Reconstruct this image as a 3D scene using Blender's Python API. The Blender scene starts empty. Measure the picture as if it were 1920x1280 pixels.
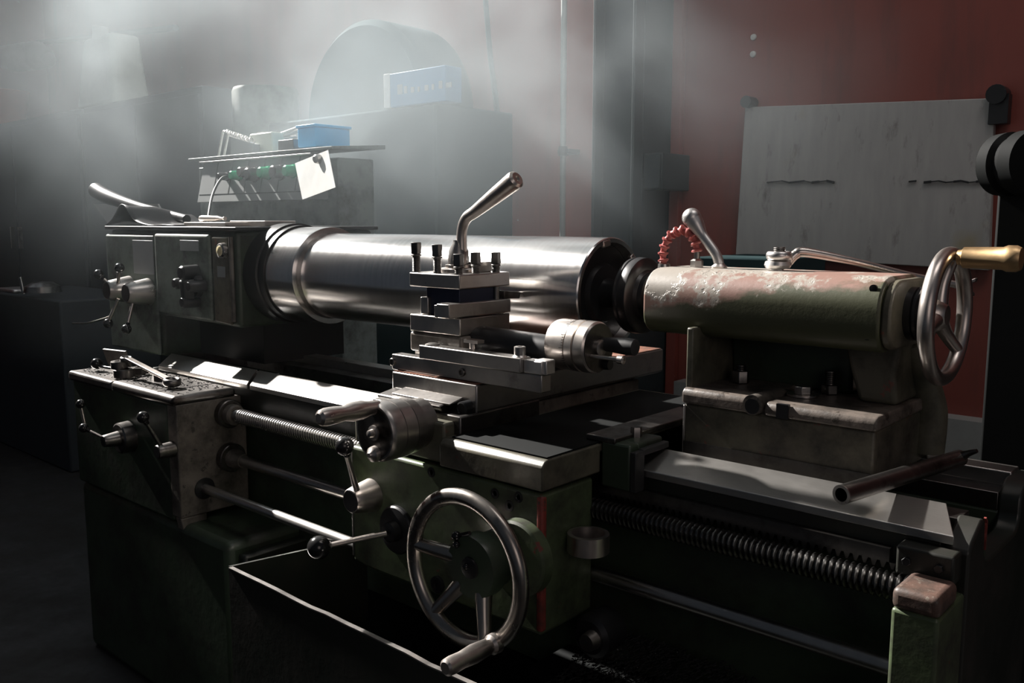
import bpy, bmesh, math, random
from mathutils import Vector, Matrix
random.seed(7)
PI = math.pi
scene = bpy.context.scene
col = scene.collection

# ------------------------------------------------------------------ camera
F, CX, CY, HZ = 1693.0, 960.0, 640.0, 414.0
CAM = Vector((0, 0, 1.2415))
pitch = math.atan((CY-HZ)/F)
yaw = math.atan(1920/math.hypot(F, CY-HZ))
g = Vector((-math.cos(yaw), math.sin(yaw), 0)); r_ = Vector((math.sin(yaw), math.cos(yaw), 0)); up = Vector((0, 0, 1))
fw = g*math.cos(pitch)-up*math.sin(pitch); u_ = up*math.cos(pitch)+g*math.sin(pitch)
cam = bpy.data.cameras.new('camera'); camo = bpy.data.objects.new('camera', cam); col.objects.link(camo)
camo.matrix_world = Matrix(((r_.x, u_.x, -fw.x, CAM.x), (r_.y, u_.y, -fw.y, CAM.y), (r_.z, u_.z, -fw.z, CAM.z), (0, 0, 0, 1)))
cam.sensor_width = 36; cam.lens = F/1920*36; cam.clip_start = 0.02
scene.camera = camo

def at(x, y, ax, v):
    """a measured point of the photograph on a known plane of the machine -> metres"""
    d = fw + r_*((x-CX)/F) - u_*((y-CY)/F)
    i = 'XYZ'.index(ax)
    return CAM + d*((v-CAM[i])/d[i])

# ------------------------------------------------------------------ materials
def new_mat(name):
    m = bpy.data.materials.new(name); m.use_nodes = True
    nt = m.node_tree; b = nt.nodes['Principled BSDF']
    return m, nt, b
def N(nt, t, **k):
    n = nt.nodes.new(t)
    for a, v in k.items():
        if a in n.inputs: n.inputs[a].default_value = v
        else: setattr(n, a, v)
    return n
def ramp(nt, src, stops):
    r = nt.nodes.new('ShaderNodeValToRGB'); e = r.color_ramp.elements
    e[0].position, e[0].color = stops[0][0], (*stops[0][1], 1)
    e[1].position, e[1].color = stops[-1][0], (*stops[-1][1], 1)
    for p, c in stops[1:-1]:
        x = e.new(p); x.color = (*c, 1)
    nt.links.new(src, r.inputs['Fac']); return r.outputs['Color']
def mix(nt, fac, a, b):
    n = nt.nodes.new('ShaderNodeMix'); n.data_type = 'RGBA'
    for s, v in ((n.inputs['Factor'], fac), (n.inputs[6], a), (n.inputs[7], b)):
        if hasattr(v, 'links'): nt.links.new(v, s)
        elif isinstance(v, (int, float)): s.default_value = v
        else: s.default_value = (*v, 1)
    return n.outputs[2]
def noise(nt, scale, detail=4, rough=.55, vec=None, stretch=None):
    tc = N(nt, 'ShaderNodeTexCoord'); n = N(nt, 'ShaderNodeTexNoise', Scale=scale, Detail=detail, Roughness=rough)
    if stretch:
        mp = N(nt, 'ShaderNodeMapping'); mp.inputs['Scale'].default_value = stretch
        nt.links.new(tc.outputs['Object'], mp.inputs['Vector']); nt.links.new(mp.outputs['Vector'], n.inputs['Vector'])
    else: nt.links.new(tc.outputs['Object'], n.inputs['Vector'])
    return n.outputs['Fac']
def bump(nt, b, h, strength=.3, dist=.002):
    n = N(nt, 'ShaderNodeBump', Strength=strength, Distance=dist)
    nt.links.new(h, n.inputs['Height']); nt.links.new(n.outputs['Normal'], b.inputs['Normal'])

def paint(name, c, c2, chip, rough=.45, scale=9, chips=.62, bmp=.25, grime=(.02, .018, .015), gr=.55):
    m, nt, b = new_mat(name)
    n1 = noise(nt, scale*.5, 5); n2 = noise(nt, scale*3, 6, .65); n3 = noise(nt, scale*1.3, 8, .7)
    base = mix(nt, n1, c, c2)
    cm = ramp(nt, n2, [(chips, (0, 0, 0)), (chips+.02, (1, 1, 1))])
    base = mix(nt, cm, base, chip)
    gm = ramp(nt, n3, [(gr-.12, (0, 0, 0)), (gr+.15, (1, 1, 1))])
    base = mix(nt, gm, base, grime)
    nt.links.new(base, b.inputs['Base Color'])
    rr = ramp(nt, n3, [(.3, (rough*.75,)*3), (.7, (min(1, rough*1.3),)*3)]); nt.links.new(rr, b.inputs['Roughness'])
    bump(nt, b, n2, bmp, .0015)
    return m
def steel(name, c=(.5, .48, .46), rough=.3, stretch=(1, 1, 1), bmp=.06, dirt=.0, scale=60, dcol=(.05, .04, .035), metal=1.0, dvar=.25, patch=None):
    m, nt, b = new_mat(name)
    b.inputs['Metallic'].default_value = metal
    n1 = noise(nt, scale, 5, .6, stretch=stretch); n2 = noise(nt, 12, 6, .65, stretch=patch)
    c1 = mix(nt, n1, tuple(x*.8 for x in c), tuple(min(1, x*1.15) for x in c))
    if dirt:
        dm = ramp(nt, n2, [(1-dirt-.12, (0, 0, 0)), (1-dirt+.1, (1, 1, 1))]); c1 = mix(nt, dm, c1, dcol)
    nt.links.new(c1, b.inputs['Base Color'])
    rr = ramp(nt, n2, [(.3, (rough*(1-dvar),)*3), (.7, (min(1, rough*(1+dvar)),)*3)]); nt.links.new(rr, b.inputs['Roughness'])
    bump(nt, b, n1, bmp, .001)
    return m
def plain(name, c, rough=.5, metal=0, bmp=0):
    m, nt, b = new_mat(name)
    n = noise(nt, 18, 4)
    nt.links.new(mix(nt, n, tuple(x*.8 for x in c), tuple(min(1, x*1.15) for x in c)), b.inputs['Base Color'])
    b.inputs['Roughness'].default_value = rough; b.inputs['Metallic'].default_value = metal
    if bmp: bump(nt, b, n, bmp)
    return m

GREEN = paint('green_paint', (.085, .115, .055), (.06, .08, .045), (.16, .045, .035), .42, 9, .66)
GREEND = paint('green_paint_oily', (.045, .065, .04), (.03, .045, .03), (.02, .015, .012), .38, 7, .68)
GREENL = paint('grey_green_paint', (.13, .16, .13), (.1, .125, .105), (.03, .03, .03), .5, 8, .68)
PRIMER, nt, b = new_mat('worn_green_over_pink_primer')
tc = N(nt, 'ShaderNodeTexCoord'); sp = N(nt, 'ShaderNodeSeparateXYZ'); nt.links.new(tc.outputs['Object'], sp.inputs[0])
n1 = noise(nt, 9, 5, .6, stretch=(.6, 1, 1)); n2 = noise(nt, 38, 7, .7); n3 = noise(nt, 14, 6, .65); n4 = noise(nt, 5, 4)
def mth(nt, op, a, b_):
    n = nt.nodes.new('ShaderNodeMath'); n.operation = op
    for i, v in enumerate((a, b_)):
        if hasattr(v, 'links'): nt.links.new(v, n.inputs[i])
        else: n.inputs[i].default_value = v
    return n.outputs[0]
# handling wear: the top and the quill end have lost the green coat
hgt = mth(nt, 'ADD', mth(nt, 'MULTIPLY', mth(nt, 'SUBTRACT', sp.outputs['Z'], .262), 9.0), mth(nt, 'MULTIPLY', mth(nt, 'ADD', sp.outputs['X'], .12), -1.6))
wear = mth(nt, 'ADD', hgt, n1)
c = mix(nt, n4, (.075, .078, .04), (.048, .055, .032))
c = mix(nt, ramp(nt, wear, [(.47, (0, 0, 0)), (.56, (1, 1, 1))]), c, mix(nt, n4, (.3, .17, .14), (.22, .15, .12)))
c = mix(nt, ramp(nt, mth(nt, 'ADD', mth(nt, 'MULTIPLY', hgt, .35), n3), [(.56, (0, 0, 0)), (.6, (1, 1, 1))]), c, (.34, .31, .27))
pit = ramp(nt, n2, [(.29, (1, 1, 1)), (.34, (0, 0, 0))])
c = mix(nt, pit, c, (.04, .03, .025))
nt.links.new(c, b.inputs['Base Color']); b.inputs['Roughness'].default_value = .42
hb_ = mix(nt, .5, mix(nt, n2, (.3, .3, .3), (.8, .8, .8)), ramp(nt, mth(nt, 'ADD', mth(nt, 'MULTIPLY', hgt, .35), n3), [(.62, (1, 1, 1)), (.66, (.3, .3, .3))]))
bump(nt, b, hb_, .7, .003)
CAST = paint('worn_cast_iron', (.17, .145, .125), (.11, .1, .085), (.05, .045, .04), .42, 10, .62, .35)
CASTG = paint('worn_green_cast_iron', (.085, .1, .065), (.15, .12, .095), (.2, .08, .06), .42, 8, .64, .35)
WAY = steel('ground_way_steel', (.56, .54, .51), .36, (1, 30, 30), .03, .0, dvar=.08)
TURN = steel('turned_bright_steel', (.8, .78, .76), .22, (14, .1, .1), .0, 0, 10, dvar=.1, patch=(5, .3, .3))
TURN.node_tree.nodes['Principled BSDF'].inputs['Anisotropic'].default_value = .7
TURN.node_tree.nodes['Principled BSDF'].inputs['Anisotropic Rotation'].default_value = .25
_t = TURN.node_tree.nodes.new('ShaderNodeTangent'); _t.direction_type = 'RADIAL'; _t.axis = 'X'
TURN.node_tree.links.new(_t.outputs[0], TURN.node_tree.nodes['Principled BSDF'].inputs['Tangent'])
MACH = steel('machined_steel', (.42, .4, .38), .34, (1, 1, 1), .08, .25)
MACHD = steel('dark_oily_steel', (.2, .19, .18), .35, (1, 1, 1), .12, .4)
POL = steel('hand_polished_steel', (.6, .55, .51), .34, (1, 1, 1), .05, .12)
CHROME = steel('bright_steel', (.75, .73, .71), .38, (1, 1, 1), .02)
THREAD = steel('thread_steel', (.11, .107, .104), .34, (1, 1, 1), .05, .2)
BALL = plain('black_ball_plastic', (.012, .012, .012), .18)
BLACK = plain('black_oily', (.012, .012, .013), .35)
RUBBER = plain('black_rubber', (.02, .02, .02), .6)
BRASS = steel('worn_brass', (.66, .46, .25), .45, (1, 1, 1), .12, .12, 40, (.2, .11, .05))
BLUEPLATE = plain('blue_black_steel', (.02, .025, .05), .35, .6)
SIGHT = plain('yellowed_sight_glass', (.55, .48, .3), .15)
TAG = plain('grey_name_plate', (.3, .31, .31), .45, .3)
PINK = plain('red_hose_plastic', (.45, .12, .11), .4)
RUSTD = paint('dull_rubbed_primer', (.15, .085, .07), (.09, .06, .045), (.2, .16, .13), .45, 20, .6, .5)
RUSTY = paint('rusty_top', (.32, .15, .1), (.22, .1, .07), (.4, .3, .25), .4, 20, .6, .4)
REDEDGE = paint('red_primer', (.3, .05, .035), (.2, .035, .03), (.09, .05, .04), .5, 20, .6)
SHADEGREEN = paint('shade_dark_green', (.018, .022, .017), (.01, .012, .01), (.04, .03, .025), .4, 6, .7)  # green paint taken near black on parts meant to look shaded
SHADEBLACK = plain('shade_black', (.006, .007, .007), .75)  # near-black colour standing in for shade on tray floor, saddle and other parts
SHADEBLACK.node_tree.nodes['Principled BSDF'].inputs['Specular IOR Level'].default_value = .12
WHEEL = steel('dark_polished_iron', (.36, .33, .3), .3, (1, 1, 1), .05, .15)
SWARF = plain('dark_swarf', (.12, .12, .12), .3, .8)
PAPER = plain('white_paper', (.55, .55, .53), .8)
BOXGREY = paint('grey_enamel', (.22, .26, .25), (.17, .2, .19), (.1, .1, .1), .5, 6, .7)
PANELG = plain('light_grey_panel', (.17, .18, .18), .5)
BLUE = plain('blue_plastic', (.03, .36, .7), .4)
BLUEF = plain('faded_blue_card', (.05, .17, .32), .6)
GREENBTN = plain('green_button', (.0, .35, .16), .3)
CREAM = plain('cream_plastic', (.5, .53, .45), .5)
ORANGE = plain('orange_plastic', (.5, .09, .03), .5)
DARKCAB = plain('slate_painted_steel', (.025, .032, .038), .7)
TEAL = plain('dark_teal_paint', (.012, .03, .033), .9)
TEAL.node_tree.nodes['Principled BSDF'].inputs['Specular IOR Level'].default_value = .1
STEELCOL = plain('dark_column_paint', (.022, .032, .035), .55)
PIPEM = plain('grey_pipe_paint', (.32, .33, .32), .45, .2)
SHEET = plain('clear_grey_sheet', (.3, .3, .29), .35, .2)
RAG = plain('black_oily_rag', (.006, .006, .007), .4)
RAG.node_tree.nodes['Principled BSDF'].inputs['Specular IOR Level'].default_value = .25
DECK = paint('worn_bare_casting', (.2, .165, .14), (.13, .11, .095), (.07, .055, .045), .38, 12, .6, .8)

# red wall: painted, scuffed, small chips
WALL, nt, b = new_mat('red_wall_paint')
n1 = noise(nt, 1.3, 6, .6); n2 = noise(nt, 14, 7, .7); n3 = noise(nt, 2.2, 8, .65, stretch=(3, 1, .5))
c = mix(nt, n1, (.24, .055, .04), (.17, .045, .035))
c = mix(nt, ramp(nt, n2, [(.69, (0, 0, 0)), (.71, (1, 1, 1))]), c, (.35, .3, .27))
c = mix(nt, ramp(nt, n3, [(.5, (0, 0, 0)), (.75, (.7, .7, .7))]), c, (.08, .04, .035))
nt.links.new(c, b.inputs['Base Color']); b.inputs['Roughness'].default_value = .5; bump(nt, b, n2, .15, .003)
FLOOR = paint('oily_concrete', (.02, .02, .02), (.012, .012, .012), (.05, .05, .047), .7, 3, .7)
# whitewashed board: faint rows of brush marks and a dark seam
BOARD, nt, b = new_mat('whitewashed_board')
n1 = noise(nt, 5, 6, .6, stretch=(6, 1, 1.2)); n2 = noise(nt, 7, 7, .7, stretch=(2.6, 1, .9)); n3 = noise(nt, 4, 3)
c = mix(nt, n1, (.4, .39, .37), (.27, .265, .26))
c = mix(nt, ramp(nt, n2, [(.58, (0, 0, 0)), (.75, (1, 1, 1))]), c, (.16, .15, .14))
c = mix(nt, ramp(nt, n3, [(.62, (0, 0, 0)), (.75, (.5, .5, .5))]), c, (.3, .24, .1))
nt.links.new(c, b.inputs['Base Color']); b.inputs['Roughness'].default_value = .7; bump(nt, b, n1, .2, .003)

# ------------------------------------------------------------------ mesh builder
class MB:
    def __init__(s): s.bm = bmesh.new()
    def _vs(s, ps): return [s.bm.verts.new(p) for p in ps]
    def _f(s, vs):
        try: s.bm.faces.new(vs)
        except ValueError: pass
    def box(s, x0, x1, y0, y1, z0, z1, taper=None):
        v = s._vs([(x0, y0, z0), (x1, y0, z0), (x1, y1, z0), (x0, y1, z0), (x0, y0, z1), (x1, y0, z1), (x1, y1, z1), (x0, y1, z1)])
        for f in ((0, 3, 2, 1), (4, 5, 6, 7), (0, 1, 5, 4), (1, 2, 6, 5), (2, 3, 7, 6), (3, 0, 4, 7)): s._f([v[i] for i in f])
        return s
    def obox(s, c, ax, ay, az, sx, sy, sz):
        c = Vector(c); ax, ay, az = Vector(ax).normalized()*sx/2, Vector(ay).normalized()*sy/2, Vector(az).normalized()*sz/2
        v = s._vs([c+ax*i+ay*j+az*k for k in (-1, 1) for i, j in ((-1, -1), (1, -1), (1, 1), (-1, 1))])
        for f in ((0, 3, 2, 1), (4, 5, 6, 7), (0, 1, 5, 4), (1, 2, 6, 5), (2, 3, 7, 6), (3, 0, 4, 7)): s._f([v[i] for i in f])
        return s
    def prism(s, pts, axis, a, b2):
        """polygon in the plane across axis; pts are the two other coordinates in xyz order"""
        def P(p, t):
            l = list(p); l.insert('XYZ'.index(axis), t); return l
        A = s._vs([P(p, a) for p in pts]); B = s._vs([P(p, b2) for p in pts]); n = len(pts)
        s._f(A[::-1]); s._f(B)
        for i in range(n): s._f([A[i], A[(i+1) % n], B[(i+1) % n], B[i]])
        return s
    def loft(s, A, B):
        A = s._vs(A); B = s._vs(B); n = len(A)
        s._f(A[::-1]); s._f(B)
        for i in range(n): s._f([A[i], A[(i+1) % n], B[(i+1) % n], B[i]])
        return s
    def lathe(s, p0, d, prof, seg=40, caps=True):
        """prof: list of (distance along d, radius)"""
        p0 = Vector(p0); d = Vector(d).normalized()
        a = d.orthogonal().normalized(); bb = d.cross(a)
        rings = []
        for t, r in prof:
            rings.append(s._vs([p0+d*t+(a*math.cos(2*PI*i/seg)+bb*math.sin(2*PI*i/seg))*max(r, 1e-5) for i in range(seg)]))
        for R, S in zip(rings, rings[1:]):
            for i in range(seg): s._f([R[i], R[(i+1) % seg], S[(i+1) % seg], S[i]])
        if caps: s._f(rings[0][::-1]); s._f(rings[-1])
        return s
    def cyl(s, p0, p1, r0, r1=None, seg=32):
        p0, p1 = Vector(p0), Vector(p1)
        return s.lathe(p0, p1-p0, [(0, r0), ((p1-p0).length, r0 if r1 is None else r1)], seg)
    def hexn(s, p0, d, h, r): return s.lathe(p0, d, [(0, r), (h*.9, r), (h, r*.9)], 6)
    def ball(s, c, r, seg=24):
        bmesh.ops.create_uvsphere(s.bm, u_segments=seg, v_segments=seg//2, radius=r, matrix=Matrix.Translation(c)); return s
    def tube(s, pts, rad, seg=16, closed=False, sub=8):
        pts = [Vector(p) for p in pts]; n = len(pts)
        rr = rad if isinstance(rad, (list, tuple)) else [rad]*n
        # catmull-rom
        P, R = [], []
        if sub > 1:
            rng = range(n if closed else n-1)
            for i in rng:
                if closed: a, b1, c, d = pts[i-1], pts[i], pts[(i+1) % n], pts[(i+2) % n]
                else: a, b1, c, d = pts[max(i-1, 0)], pts[i], pts[i+1], pts[min(i+2, n-1)]
                for k in range(sub):
                    t = k/sub
                    P.append(.5*((2*b1)+(c-a)*t+(2*a-5*b1+4*c-d)*t*t+(3*b1-a-3*c+d)*t**3)); R.append(rr[i]*(1-t)+rr[(i+1) % n]*t)
            if not closed: P.append(pts[-1]); R.append(rr[-1])
        else: P, R = pts, rr
        m = len(P); rings = []; nrm = None
        for i in range(m):
            tg = (P[(i+1) % m]-P[i-1]) if closed else (P[min(i+1, m-1)]-P[max(i-1, 0)])
            tg.normalize()
            nrm = tg.orthogonal().normalized() if nrm is None else (nrm-tg*nrm.dot(tg)).normalized()
            bt = tg.cross(nrm)
            rings.append(s._vs([P[i]+(nrm*math.cos(2*PI*k/seg)+bt*math.sin(2*PI*k/seg))*R[i] for k in range(seg)]))
        for i in range(m if closed else m-1):
            A, B = rings[i], rings[(i+1) % m]
            for k in range(seg): s._f([A[k], A[(k+1) % seg], B[(k+1) % seg], B[k]])
        if not closed: s._f(rings[0][::-1]); s._f(rings[-1])
        return s
    def ring(s, c, d, R, r, seg=64, tseg=18, flat=1.0):
        c = Vector(c); d = Vector(d).normalized(); a = d.orthogonal().normalized(); bb = d.cross(a); G = []
        for i in range(seg):
            th = 2*PI*i/seg; e = a*math.cos(th)+bb*math.sin(th)
            G.append(s._vs([c+e*(R+r*math.cos(2*PI*k/tseg))+d*(r*flat*math.sin(2*PI*k/tseg)) for k in range(tseg)]))
        for i in range(seg):
            A, B = G[i], G[(i+1) % seg]
            for k in range(tseg): s._f([A[k], B[k], B[(k+1) % tseg], A[(k+1) % tseg]])
        return s
    def build(s, name, mat, parent=None, bevel=0.0, smooth=35, seg=2, cuts=None):
        bm = s.bm; bmesh.ops.recalc_face_normals(bm, faces=bm.faces)
        me = bpy.data.meshes.new(name)
        if parent is not None: bmesh.ops.translate(bm, verts=bm.verts, vec=-world_of(parent))
        off = Vector((0, 0, 0))
        if parent is None:
            vs = [v.co for v in bm.verts]
            off = Vector((sum(v.x for v in vs)/len(vs), sum(v.y for v in vs)/len(vs), min(v.z for v in vs)))
            bmesh.ops.translate(bm, verts=bm.verts, vec=-off)
        bm.to_mesh(me); bm.free()
        o = bpy.data.objects.new(name, me); col.objects.link(o)
        if parent is not None: o.parent = parent
        else: o.location = off
        me.materials.append(mat)
        for p in me.polygons: p.use_smooth = True
        me.set_sharp_from_angle(angle=math.radians(smooth))
        if bevel:
            bv = o.modifiers.new('edge', 'BEVEL'); bv.width = bevel; bv.segments = seg; bv.limit_method = 'ANGLE'; bv.angle_limit = math.radians(40)
        return o
def world_of(o):
    v = Vector((0, 0, 0))
    while o is not None: v += Vector(o.location); o = o.parent
    return v
def tag(o, label=None, cat=None, group=None, kind=None):
    if label: o['label'] = label
    if cat: o['category'] = cat
    if group: o['group'] = group
    if kind: o['kind'] = kind
    return o
def thing(name, label, cat, loc, group=None):
    o = bpy.data.objects.new(name, None); col.objects.link(o); o.location = loc; o.empty_display_size = .05
    return tag(o, label, cat, group)
XP, XM, YP, YM, ZP, ZM = (1, 0, 0), (-1, 0, 0), (0, 1, 0), (0, -1, 0), (0, 0, 1), (0, 0, -1)
AY, AZ = 1.45, 1.10     # spindle axis

# ------------------------------------------------------------------ setting
WY = 3.2
tag(MB().box(-14, 5, -3, 9, -.1, 0).build('floor', FLOOR), kind='structure')
tag(MB().box(-14, 5, WY, WY+.25, 0, 6.0).build('wall_back', WALL), kind='structure')
tag(MB().box(-2.185, -1.985, 2.99, WY, 0, 5.9).box(-2.185, -2.17, 2.93, 2.99, 0, 5.9).box(-2.0, -1.985, 2.93, 2.99, 0, 5.9).build('column', STEELCOL, bevel=.004), kind='structure')
tag(MB().box(-1.975, -1.93, 3.17, WY, 0, 5.9).build('trim_1', WALL, bevel=.004), kind='structure')
tag(MB().box(-1.9, 1.2, 3.12, WY, 0, .6).build('baseboard_back', PIPEM), kind='structure')

t = thing('conduit_pipe', 'thin pale grey pipe running up the red wall left of the dark column', 'pipe', (-2.48, 3.12, 0))
MB().cyl((-2.48, 3.12, 1.0), (-2.48, 3.12, 5.9), .013, seg=16).build('pipe', PIPEM, t)
MB().cyl((-2.48, 3.12, 1.52), (-2.48, 3.12, 1.56), .02, seg=16).box(-2.51, -2.45, 3.12, WY, 1.53, 1.55).build('clamp', BLACK, t)
t = thing('junction_box', 'small dark box on the right side of the dark column', 'junction box', (-1.94, 3.1, 1.36))
MB().box(-1.985, -1.90, 3.0, WY, 1.36, 1.5).build('body', STEELCOL, t, bevel=.004)
MB().box(-1.98, -1.905, 2.99, 3.0, 1.365, 1.495).build('lid', STEELCOL, t, bevel=.003)
tag(MB().tube([at(905, -80, 'Y', 3.1), at(912, 20, 'Y', 3.1), at(920, 110, 'Y', 3.1), at(930, 190, 'Y', 3.1), at(937, 265, 'Y', 3.1), at(938, 330, 'Y', 3.1)], .012, 10).build('hanging_cable', TEAL), 'thin dark cable hanging down the hazy red wall above the workpiece', 'cable')

t = thing('wall_board', 'large rectangular whitewashed board hanging on the red wall at right', 'board', (-1.25, 3.19, 1.1))
cn = [at(1398, 201, 'Y', 3.17), at(1866, 184, 'Y', 3.17), at(1855, 507, 'Y', 3.17), at(1380, 478, 'Y', 3.17)]
MB().loft([(p.x, 3.165, p.z) for p in cn], [(p.x, 3.19, p.z) for p in cn]).build('panel', BOARD, t, bevel=.003)
sm = MB(); zs = (cn[0].z+cn[3].z)/2
pp = [at(1438+i*14, 342-(i % 3)*1.5, 'Y', 3.16) for i in range(30)]
for a, b2 in zip(pp, pp[1:]): 
    if (b2-a).x > 0 and (a.x < at(1560, 340, 'Y', 3.16).x or a.x > at(1700, 340, 'Y', 3.16).x) and random.random() < .85: sm.obox((a+b2)/2, (b2-a), (0, 1, 0), (0, 0, 1), (b2-a).length, .005, .003+random.random()*.006)
sm.build('seam', BLACK, t)
k1, k2 = at(1405, 192, 'Y', 3.17), at(1872, 178, 'Y', 3.17)
MB().cyl((k1.x, 3.14, k1.z), (k1.x, 3.2, k1.z), .022, seg=16).build('hook', BLACK, t)
MB().cyl((k2.x, 3.14, k2.z), (k2.x, 3.2, k2.z), .03, seg=16).box(k2.x-.02, k2.x+.035, 3.15, 3.19, k2.z-.09, k2.z).build('hook', BLACK, t)
a = at(1335, 478, 'Y', 3.1); b2 = at(1435, 508, 'Y', 3.1)
t = thing('tool_cabinet', 'low dark cabinet against the wall behind the tailstock', 'cabinet', (-1.7, 2.95, 0))
MB().box(-1.60, -1.29, 2.75, 3.11, 0, 1.12).build('body', TEAL, t, bevel=.006)
MB().box(-1.59, -1.30, 2.735, 2.75, .1, 1.08).build('door', TEAL, t, bevel=.004)
for (x, y, n) in ((1411, 69, 1), (1410, 101, 2)):
    p = at(x, y, 'Y', 3.19); MB_ = MB().lathe((p.x, 3.2, p.z), YM, [(0, .012), (.006, .011), (.008, .006)], 12)
    tag(MB_.build('wall_plug', PAPER), ('upper' if n == 1 else 'lower')+' of two small pale plugs in the red wall above the board', 'wall plug')

# ------------------------------------------------------------------ machine bed
t = bed = thing('lathe_bed', 'long lathe bed with bright ground ways, green casting and pedestal', 'lathe bed', (-1.3, 1.45, 0))
def way_strip(x0o, x0i, x1o, x1i):
    yo, yi, zo, zi = 1.228, 1.295, .834, .857
    top = [(x0o, yo, zo), (x1o, yo, zo), (x1i, yi, zi), (x0i, yi, zi)]
    return MB().loft([(x, y, .822) for x, y, z in top], top)
way_strip(-2.44, -2.49, -1.985, -2.045).build('front_way', WAY, t, bevel=.0012)
way_strip(-1.972, -2.032, -.322, -.352).build('front_way', WAY, t, bevel=.0012)
MB().box(-2.45, -.335, 1.297, 1.345, .80, .838).build('inner_flat_way', MACHD, t, bevel=.001)
MB().box(-2.9, -.33, 1.552, 1.60, .80, .85).build('rear_way', MACH, t, bevel=.002)
MB().box(-2.9, -.335, 1.50, 1.551, .80, .828).build('inner_flat_way', MACHD, t, bevel=.001)
bb = MB().box(-2.5, -.31, 1.262, 1.345, .40, .80).box(-2.9, -.31, 1.50, 1.6, .40, .80)
for x in (-2.2, -1.85, -1.5, -1.15, -.8, -.55): bb.box(x-.02, x+.02, 1.34, 1.51, .5, .78)
bb.box(-2.9, -.31, 1.3, 1.6, .40, .62)
bb.build('bed_casting', GREEND, t, bevel=.004)
MB().box(-2.49, -.34, 1.236, 1.297, .765, .822).build('front_rail', SHADEGREEN, t, bevel=.001)
rk = MB(); x = -.9
rk_pts = []
x = -.9
while x < -.40:
    rk_pts += [(x, .781), (x+.003, .772), (x+.006, .772), (x+.009, .781)]; x += .0125
MB().prism([(-.9, .80)]+rk_pts+[(-.4, .781), (-.4, .80)], 'Y', 1.222, 1.237).build('rack', MACHD, t)
# end plate with its U-shaped cut-out
prof = [(1.232, .42), (1.232, .815), (1.245, .826), (1.285, .846), (1.294, .846), (1.301, .838), (1.303, .81)]
for i in range(1, 8):
    th = PI+ PI/2*i/8; prof.append((1.335+.032*math.cos(th), .81+.032*math.sin(th)))
prof += [(1.34, .777), (1.44, .777)]
for i in range(1, 8):
    th = -PI/2+PI/2*i/8; prof.append((1.47+.03*math.cos(th), .807+.03*math.sin(th)))
prof += [(1.50, .82), (1.505, .83), (1.53, .846), (1.60, .846), (1.60, .42)]
MB().prism(prof, 'X', -.335, -.303).build('end_plate', SHADEGREEN, t, bevel=.004)
MB().prism([(1.303, .80), (1.303, .838), (1.295, .8462), (1.2975, .8475), (1.3055, .84), (1.3055, .80)], 'X', -.3045, -.3015).build('rubbed_edge', REDEDGE, t)
MB().box(-1.0, -.303, 1.25, 1.62, 0, .42).build('pedestal', SHADEGREEN, t, bevel=.01)
MB().box(-2.615, -1.83, 1.064, 1.72, 0, .498).build('pedestal', GREEND, t, bevel=.02, seg=3)
MB().box(-.98, -.34, 1.15, 1.262, .44, .46).build('swarf_ledge', SHADEBLACK, t)
MB().box(-1.80, -1.0, 1.3, 1.6, 0, .40).build('cabinet_panel', SHADEBLACK, t)
MB().box(-1.83, -1.80, 1.09, 1.7, .0, .47).build('pedestal_cover', SHADEGREEN, t, bevel=.008)
# lead screw end bracket
p = MB().box(-.385, -.312, 1.2, 1.245, .775, .816).build('bracket_plate', SHADEGREEN, t, bevel=.004)
MB().hexn((-.37, 1.2, .797), YM, .005, .006).build('bolt', BLACK, t)
MB().hexn((-.33, 1.2, .797), YM, .005, .006).build('bolt', BLACK, t)
MB().box(-.363, -.306, 1.125, 1.235, .30, .76).build('end_bracket', GREEN, t, bevel=.005, seg=3)
MB().box(-.3635, -.3055, 1.1245, 1.2, .758, .787).build('rubbed_top', RUSTD, t, bevel=.009, seg=4)

def screw(name, x0, x1, y, z, r, pitch, depth, mat, parent=None, seg=24, per=6):
    n = int((x1-x0)/pitch*per); m = MB(); rings = []
    for i in range(n+1):
        x = x0+(x1-x0)*i/n; vs = []
        for k in range(seg):
            th = 2*PI*k/seg; ph = ((x-x0)/pitch - k/seg) % 1
            rr = r if .1 < ph < .5 else (r-depth if .6 < ph < 1.0 else r-depth*.5)
            vs.append(m.bm.verts.new((x, y+rr*math.cos(th), z+rr*math.sin(th))))
        rings.append(vs)
    for A, B in zip(rings, rings[1:]):
        for k in range(seg): m.bm.faces.new([A[k], A[(k+1) % seg], B[(k+1) % seg], B[k]])
    m.bm.faces.new(rings[0][::-1]); m.bm.faces.new(rings[-1])
    return m.build(name, mat, parent)
t = thing('lead_screw', 'long horizontal threaded lead screw along the front of the bed', 'lead screw', (-1.2, 1.195, .74))
screw('threaded_rod', -1.965, -.365, 1.195, .76, .0188, .009, .0052, THREAD, t)
MB().lathe((-2.028, 1.195, .76), XP, [(0, .036), (.018, .036), (.02, .034)], 40).build('flange', MACHD, t)
MB().lathe((-2.008, 1.195, .76), XP, [(0, .026), (.02, .026), (.024, .022)], 32).build('collar', CAST, t)
MB().lathe((-1.985, 1.195, .76), XP, [(0, .016), (.012, .016), (.02, .012), (.03, .012)], 24).build('journal', MACH, t)
t = thing('feed_rod', 'smooth round feed rod running below the lead screw', 'rod', (-1.2, 1.195, .63))
MB().cyl((-2.03, 1.195, .647), (-.36, 1.195, .647), .0135, seg=32).build('rod', MACH, t)
MB().lathe((-2.028, 1.195, .647), XP, [(0, .036), (.02, .036), (.022, .034)], 40).build('flange', MACHD, t)
MB().lathe((-2.006, 1.195, .647), XP, [(0, .024), (.018, .024), (.03, .017), (.045, .017)], 32).build('collar', CAST, t)
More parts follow.
